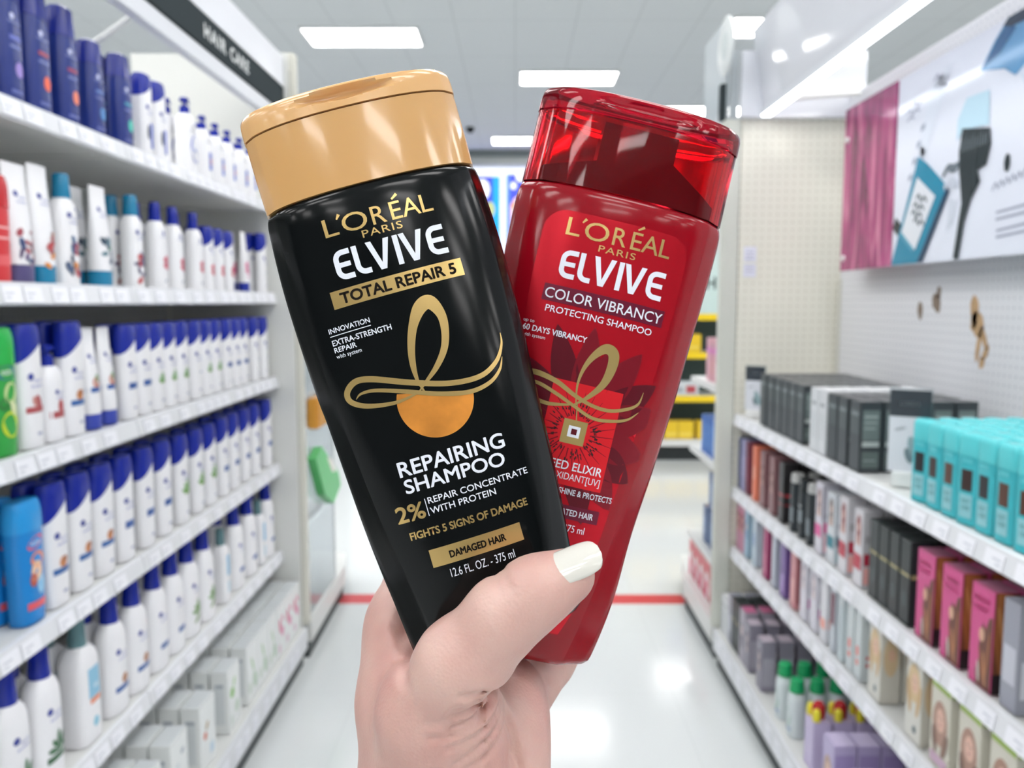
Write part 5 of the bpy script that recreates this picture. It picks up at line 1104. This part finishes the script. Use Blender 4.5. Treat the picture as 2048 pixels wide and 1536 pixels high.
lay(prr, 'emblem_core', rot, [(S(rect2d(.0, 85.1, 2.1, 87.2)), petal, 3.0e-4)])

# ------------------------------------------------------------ the holding hand (one continuous body, thumb in front, fingers behind)
def hand():
    sc_ = lambda rpx, d: rpx * d / FPX
    caps = []          # (p1, r1, p2, r2, group)
    def limb(g, *nodes):
        pts = [(np.array(P(x, y, d)), sc_(r, d)) for x, y, d, r in nodes]
        for (p1, r1), (p2, r2) in zip(pts, pts[1:]): caps.append((p1, r1, p2, r2, g))
    # thumb: base joint, knuckle, tip
    limb('thumb', (868, 1425, .270, 103), (925, 1328, .2580, 88), (1008, 1232, .2525, 72), (1072, 1183, .2515, 64), (1136, 1151, .2525, 54))
    # ball of the thumb down to the wrist
    limb('palm', (868, 1425, .274, 110), (880, 1560, .283, 125), (885, 1720, .292, 128))
    limb('palm', (925, 1440, .283, 92), (905, 1600, .290, 118))
    # index side of the hand, up to the first knuckle and the finger behind the black bottle
    limb('palm', (836, 1540, .294, 96), (820, 1400, .297, 80), (825, 1300, .300, 78))
    limb('palm', (852, 1760, .298, 126), (840, 1540, .296, 102))
    limb('palm', (816, 1400, .297, 84), (825, 1245, .309, 76), (845, 1165, .325, 70))
    limb('index', (845, 1165, .325, 70), (905, 1060, .338, 58), (1000, 950, .3525, 46), (1040, 860, .352, 40))
    # middle of the palm and its outer edge
    limb('palm', (930, 1700, .303, 150), (930, 1500, .314, 118), (925, 1350, .335, 84), (900, 1230, .346, 70))
    limb('palm', (985, 1720, .300, 116), (992, 1560, .303, 88), (994, 1450, .309, 86), (1001, 1400, .316, 80))
    limb('palm', (990, 1400, .318, 74), (960, 1345, .342, 54))
    # fingers behind the red bottle
    limb('middle', (920, 1230, .349, 60), (1010, 1120, .353, 54), (1090, 1010, .3545, 46), (1110, 930, .353, 40))
    limb('ring', (950, 1270, .349, 56), (1060, 1190, .353, 50), (1150, 1090, .3545, 45), (1175, 1010, .353, 38))
    limb('little', (1046, 1400, .328, 54), (1100, 1326, .345, 46), (1142, 1262, .3515, 45), (1178, 1185, .3545, 41), (1172, 1120, .352, 36))
    # forearm
    limb('palm', (880, 1700, .293, 130), (890, 2050, .300, 165), (900, 2500, .310, 200))
    limb('palm', (960, 1700, .300, 125), (960, 2050, .306, 165), (950, 2500, .314, 205))
    A = np.array(P(1024, 768, 0)); fw, rt, up = [np.array(v) for v in (FW, RT, UP)]
    allp = np.array([c[0] for c in caps] + [c[2] for c in caps]); loc = np.stack([(allp - A) @ rt, (allp - A) @ fw, (allp - A) @ up], 1)
    # work in an axis frame aligned with the view for a compact grid (right, forward, up)
    lo = loc.min(0) - .030; hi = loc.max(0) + .030
    # cut the arm a little below the picture
    lo[2] = -.215
    h = .0011
    nx, ny, nz = [int(math.ceil((b - a) / h)) for a, b in zip(lo, hi)]
    gx = (lo[0] + np.arange(nx) * h).astype(np.float32); gy = (lo[1] + np.arange(ny) * h).astype(np.float32); gz = (lo[2] + np.arange(nz) * h).astype(np.float32)
    D = {}
    tl = lambda p: np.array([(p - A) @ rt, (p - A) @ fw, (p - A) @ up], dtype=np.float32)
    def field(X, Y, Z):
        groups = {}
        for p1, r1, p2, r2, g in caps:
            a, b = tl(p1), tl(p2); ba = b - a; L2 = float(ba @ ba)
            t = np.clip(((X - a[0]) * ba[0] + (Y - a[1]) * ba[1] + (Z - a[2]) * ba[2]) / L2, 0, 1)
            d = np.sqrt((X - a[0] - t * ba[0]) ** 2 + (Y - a[1] - t * ba[1]) ** 2 + (Z - a[2] - t * ba[2]) ** 2) - (r1 + (r2 - r1) * t)
            if g in groups:
                k = .012 if g == 'palm' else .007 if g == 'thumb' else .003
                q = groups[g]; hh = np.maximum(k - np.abs(q - d), 0) / k; groups[g] = np.minimum(q, d) - hh * hh * k * .25
            else: groups[g] = d
        out = groups.pop('palm')
        for g, d in groups.items():
            k = .009 if g == 'thumb' else .005
            hh = np.maximum(k - np.abs(out - d), 0) / k; out = np.minimum(out, d) - hh * hh * k * .25
        return out
    V = field(gx[:, None, None], gy[None, :, None], gz[None, None, :]).astype(np.float32)
    # folds of the skin: shallow grooves that run from the crease under the thumb
    def groove(pts, depth, width):
        nonlocal V
        q = [(np.array(P(x, y, d))) for x, y, d in pts]
        for p1, p2 in zip(q, q[1:]):
            a, b = tl(p1), tl(p2); mid = (a + b) / 2; R_ = float(np.linalg.norm(b - a)) / 2 + width * 4 + .012
            ix = np.where(np.abs(gx - mid[0]) < R_)[0]; iz = np.where(np.abs(gz - mid[2]) < R_)[0]; iy = np.where(gy < mid[1] + .018)[0]
            if not len(ix) or not len(iz) or not len(iy): continue
            X = gx[ix][:, None, None]; Y = gy[iy][None, :, None]; Z = gz[iz][None, None, :]
            # distance in the picture-facing plane, only on the front skin
            ba = (b - a); t = np.clip(((X - a[0]) * ba[0] + (Z - a[2]) * ba[2]) / (ba[0] ** 2 + ba[2] ** 2 + 1e-12), 0, 1)
            d2 = (X - a[0] - t * ba[0]) ** 2 + (Z - a[2] - t * ba[2]) ** 2 + 0 * Y
            V[np.ix_(ix, iy, iz)] += (depth * np.exp(-d2 / (width * width))).astype(np.float32)
    F_ = .262
    groove([(1032, 1350, F_), (1004, 1366, F_), (986, 1382, F_), (952, 1396, F_), (912, 1402, F_)], 0.0035, .0018)
    groove([(1002, 1362, F_), (968, 1352, F_), (932, 1350, F_)], 0.0021, .0013)
    groove([(996, 1368, F_), (960, 1372, F_), (914, 1384, F_)], 0.0021, .0011)
    groove([(984, 1384, F_), (988, 1402, F_), (960, 1418, F_), (905, 1430, F_)], 0.0032, .0013)
    groove([(1004, 1410, F_), (960, 1434, F_), (905, 1448, F_), (862, 1450, F_)], 0.0014, .0011)
    groove([(1012, 1432, F_), (965, 1458, F_), (900, 1472, F_)], 0.0013, .0011)
    groove([(1012, 1462, F_), (965, 1490, F_), (915, 1512, F_)], 0.0014, .0011)
    groove([(1015, 1492, F_), (965, 1522, F_), (900, 1545, F_)], 0.0013, .0011)
    groove([(860, 1420, F_), (900, 1412, F_)], 0.0010, .0010)
    groove([(1012, 1388, .27), (1020, 1425, .27), (1018, 1475, .27), (1027, 1545, .27), (1038, 1620, .27)], 0.0024, .0022)
    groove([(1022, 1408, .28), (1050, 1418, .28), (1078, 1438, .28), (1100, 1470, .28)], 0.0032, .0013)
    groove([(796, 1252, .28), (806, 1280, .28), (826, 1312, .28)], 0.0024, .0022)
    groove([(780, 1270, .28), (800, 1300, .28)], 0.0016, .0014)
    groove([(985, 1168, .24), (1000, 1190, .24)], 0.0010, .0012); groove([(1002, 1158, .24), (1020, 1182, .24)], 0.0010, .0012)
    # ---- surface nets
    ins = V < 0
    c = [ins[i:nx - 1 + i, j:ny - 1 + j, k:nz - 1 + k] for i in (0, 1) for j in (0, 1) for k in (0, 1)]
    cnt = sum(x.astype(np.int8) for x in c); act = (cnt > 0) & (cnt < 8)
    idx = -np.ones(act.shape, np.int64); cells = np.argwhere(act); idx[act] = np.arange(len(cells))
    acc = np.zeros((len(cells), 3)); num = np.zeros(len(cells))
    corners = np.array([(i, j, k) for i in (0, 1) for j in (0, 1) for k in (0, 1)])
    cv = np.stack([V[cells[:, 0] + a, cells[:, 1] + b, cells[:, 2] + c_] for a, b, c_ in corners], 1)
    for e0 in range(8):
        for e1 in range(e0 + 1, 8):
            df = corners[e1] - corners[e0]
            if np.abs(df).sum() != 1: continue
            m = (cv[:, e0] < 0) != (cv[:, e1] < 0); t = np.zeros(len(cells)); t[m] = cv[m, e0] / (cv[m, e0] - cv[m, e1])
            acc[m] += corners[e0] + t[m, None] * df; num[m] += 1
    vloc = lo + (cells + acc / num[:, None]) * h
    faces = []
    for ax in range(3):
        sl0 = [slice(None)] * 3; sl1 = [slice(None)] * 3; sl0[ax] = slice(0, -1); sl1[ax] = slice(1, None)
        A0, A1 = ins[tuple(sl0)], ins[tuple(sl1)]; cr = np.argwhere(A0 != A1)
        b_, c_ = [(1, 2), (2, 0), (0, 1)][ax]
        ok = (cr[:, b_] > 0) & (cr[:, c_] > 0) & (cr[:, b_] < ins.shape[b_] - 1) & (cr[:, c_] < ins.shape[c_] - 1); cr = cr[ok]
        flip = A0[cr[:, 0], cr[:, 1], cr[:, 2]]
        def g(db, dc):
            q = cr.copy(); q[:, b_] -= db; q[:, c_] -= dc; return idx[q[:, 0], q[:, 1], q[:, 2]]
        q = np.stack([g(1, 1), g(0, 1), g(0, 0), g(1, 0)], 1); q[~flip] = q[~flip][:, ::-1]
        faces.append(q[(q >= 0).all(1)])
    faces = np.concatenate(faces)
    world = A + vloc[:, :1] * rt + vloc[:, 1:2] * fw + vloc[:, 2:3] * up
    me = bpy.data.meshes.new('hand'); me.from_pydata(world.tolist(), [], faces.tolist()); me.update()
    bm = bmesh.new(); bm.from_mesh(me)
    # close the cut end of the arm, relax the grid
    bmesh.ops.holes_fill(bm, edges=[e for e in bm.edges if e.is_boundary], sides=0)
    for _ in range(2): bmesh.ops.smooth_vert(bm, verts=bm.verts, factor=.5, use_axis_x=True, use_axis_y=True, use_axis_z=True)
    bm.to_mesh(me); bm.free()
    me.polygons.foreach_set('use_smooth', [True] * len(me.polygons))
    sk = bpy.data.materials.new('skin'); sk.use_nodes = True; nt = sk.node_tree; b = nt.nodes['Principled BSDF']; I = b.inputs
    tc = nt.nodes.new('ShaderNodeTexCoord')
    def noise(scale, det): n = nt.nodes.new('ShaderNodeTexNoise'); n.inputs['Scale'].default_value = scale; n.inputs['Detail'].default_value = det; nt.links.new(tc.outputs['Object'], n.inputs['Vector']); return n
    n1 = noise(28, 3); r = nt.nodes.new('ShaderNodeValToRGB'); r.color_ramp.elements[0].position = .32; r.color_ramp.elements[1].position = .7
    r.color_ramp.elements[0].color = srgb('B98B83'); r.color_ramp.elements[1].color = srgb('CCABA0'); nt.links.new(n1.outputs['Fac'], r.inputs[0]); nt.links.new(r.outputs[0], I['Base Color'])
    I['Roughness'].default_value = .42; I['Subsurface Weight'].default_value = .25; I['Subsurface Radius'].default_value = (1, .35, .2); I['Subsurface Scale'].default_value = .004
    n2 = noise(700, 2); v = nt.nodes.new('ShaderNodeTexVoronoi'); v.inputs['Scale'].default_value = 900; nt.links.new(tc.outputs['Object'], v.inputs['Vector'])
    ad = nt.nodes.new('ShaderNodeMath'); ad.operation = 'ADD'; nt.links.new(n2.outputs['Fac'], ad.inputs[0]); nt.links.new(v.outputs['Distance'], ad.inputs[1])
    bp = nt.nodes.new('ShaderNodeBump'); bp.inputs['Strength'].default_value = .35; bp.inputs['Distance'].default_value = .0002; nt.links.new(ad.outputs[0], bp.inputs['Height']); nt.links.new(bp.outputs['Normal'], I['Normal'])
    me.materials.append(sk)
    o = link('hand', me); tag(o, 'left hand with white thumbnail gripping the black and red bottles', 'hand')
    # thumbnail
    a = P(1072, 1182, .2515); bt = P(1136, 1151, .2525); ax = (bt - a).normalized()
    toc = (CAM - bt).normalized(); n0 = (toc - ax * toc.dot(ax)).normalized(); sd = ax.cross(n0)      # side axis
    if sd.dot(UP) < 0: sd = -sd
    th0 = math.radians(24)
    nrm = n0 * math.cos(th0) + sd * math.sin(th0); sd2 = sd * math.cos(th0) - n0 * math.sin(th0)
    R0 = .0094; rows = []; NU, NV = 18, 26
    start = a + (bt - a) * .37
    Ln = .0184
    mb = MB(); vs = []
    for lay_ in (0, 1):
        for i in range(NV + 1):
            u = i / NV
            wd = .0061 * (1 - .30 * max(0, (u - .55) / .45) ** 2.2) * (1 - .0 * u)
            if u > .86: wd *= math.sqrt(max(0.06, 1 - ((u - .86) / .15) ** 2))
            if u < .12: wd *= .86 + .14 * (u / .12)
            for j in range(NU + 1):
                s_ = (j / NU - .5) * 2 * wd
                ang = s_ / .0078
                rad = .0078
                lift = -.0024 * u * u + .0001 + (.0008 if u < .06 else 0) * 0
                p = start + ax * (Ln * u) + nrm * (R0 - rad + rad * math.cos(ang) + lift - lay_ * .0009 - (.0006 if i == 0 else 0)) + sd2 * (rad * math.sin(ang))
                vs.append(p)
    W1 = NU + 1; O = W1 * (NV + 1); fs = []
    for i in range(NV):
        for j in range(NU):
            q = i * W1 + j; fs.append((q, q + 1, q + W1 + 1, q + W1)); fs.append((O + q, O + q + W1, O + q + W1 + 1, O + q + 1))
    for i in range(NV):
        for j in (0, NU): q = i * W1 + j; fs.append((q, q + W1, O + q + W1, O + q))
    for j in range(NU):
        for i in (0, NV): q = i * W1 + j; fs.append((q, q + 1, O + q + 1, O + q))
    mb.add(vs, fs, mat('nail_polish', 'D0CEC6', .12, coat=.6)); nl = mb.build('thumbnail', o, sharp=60); nl['label'] = 'glossy white polished thumbnail'
hand()
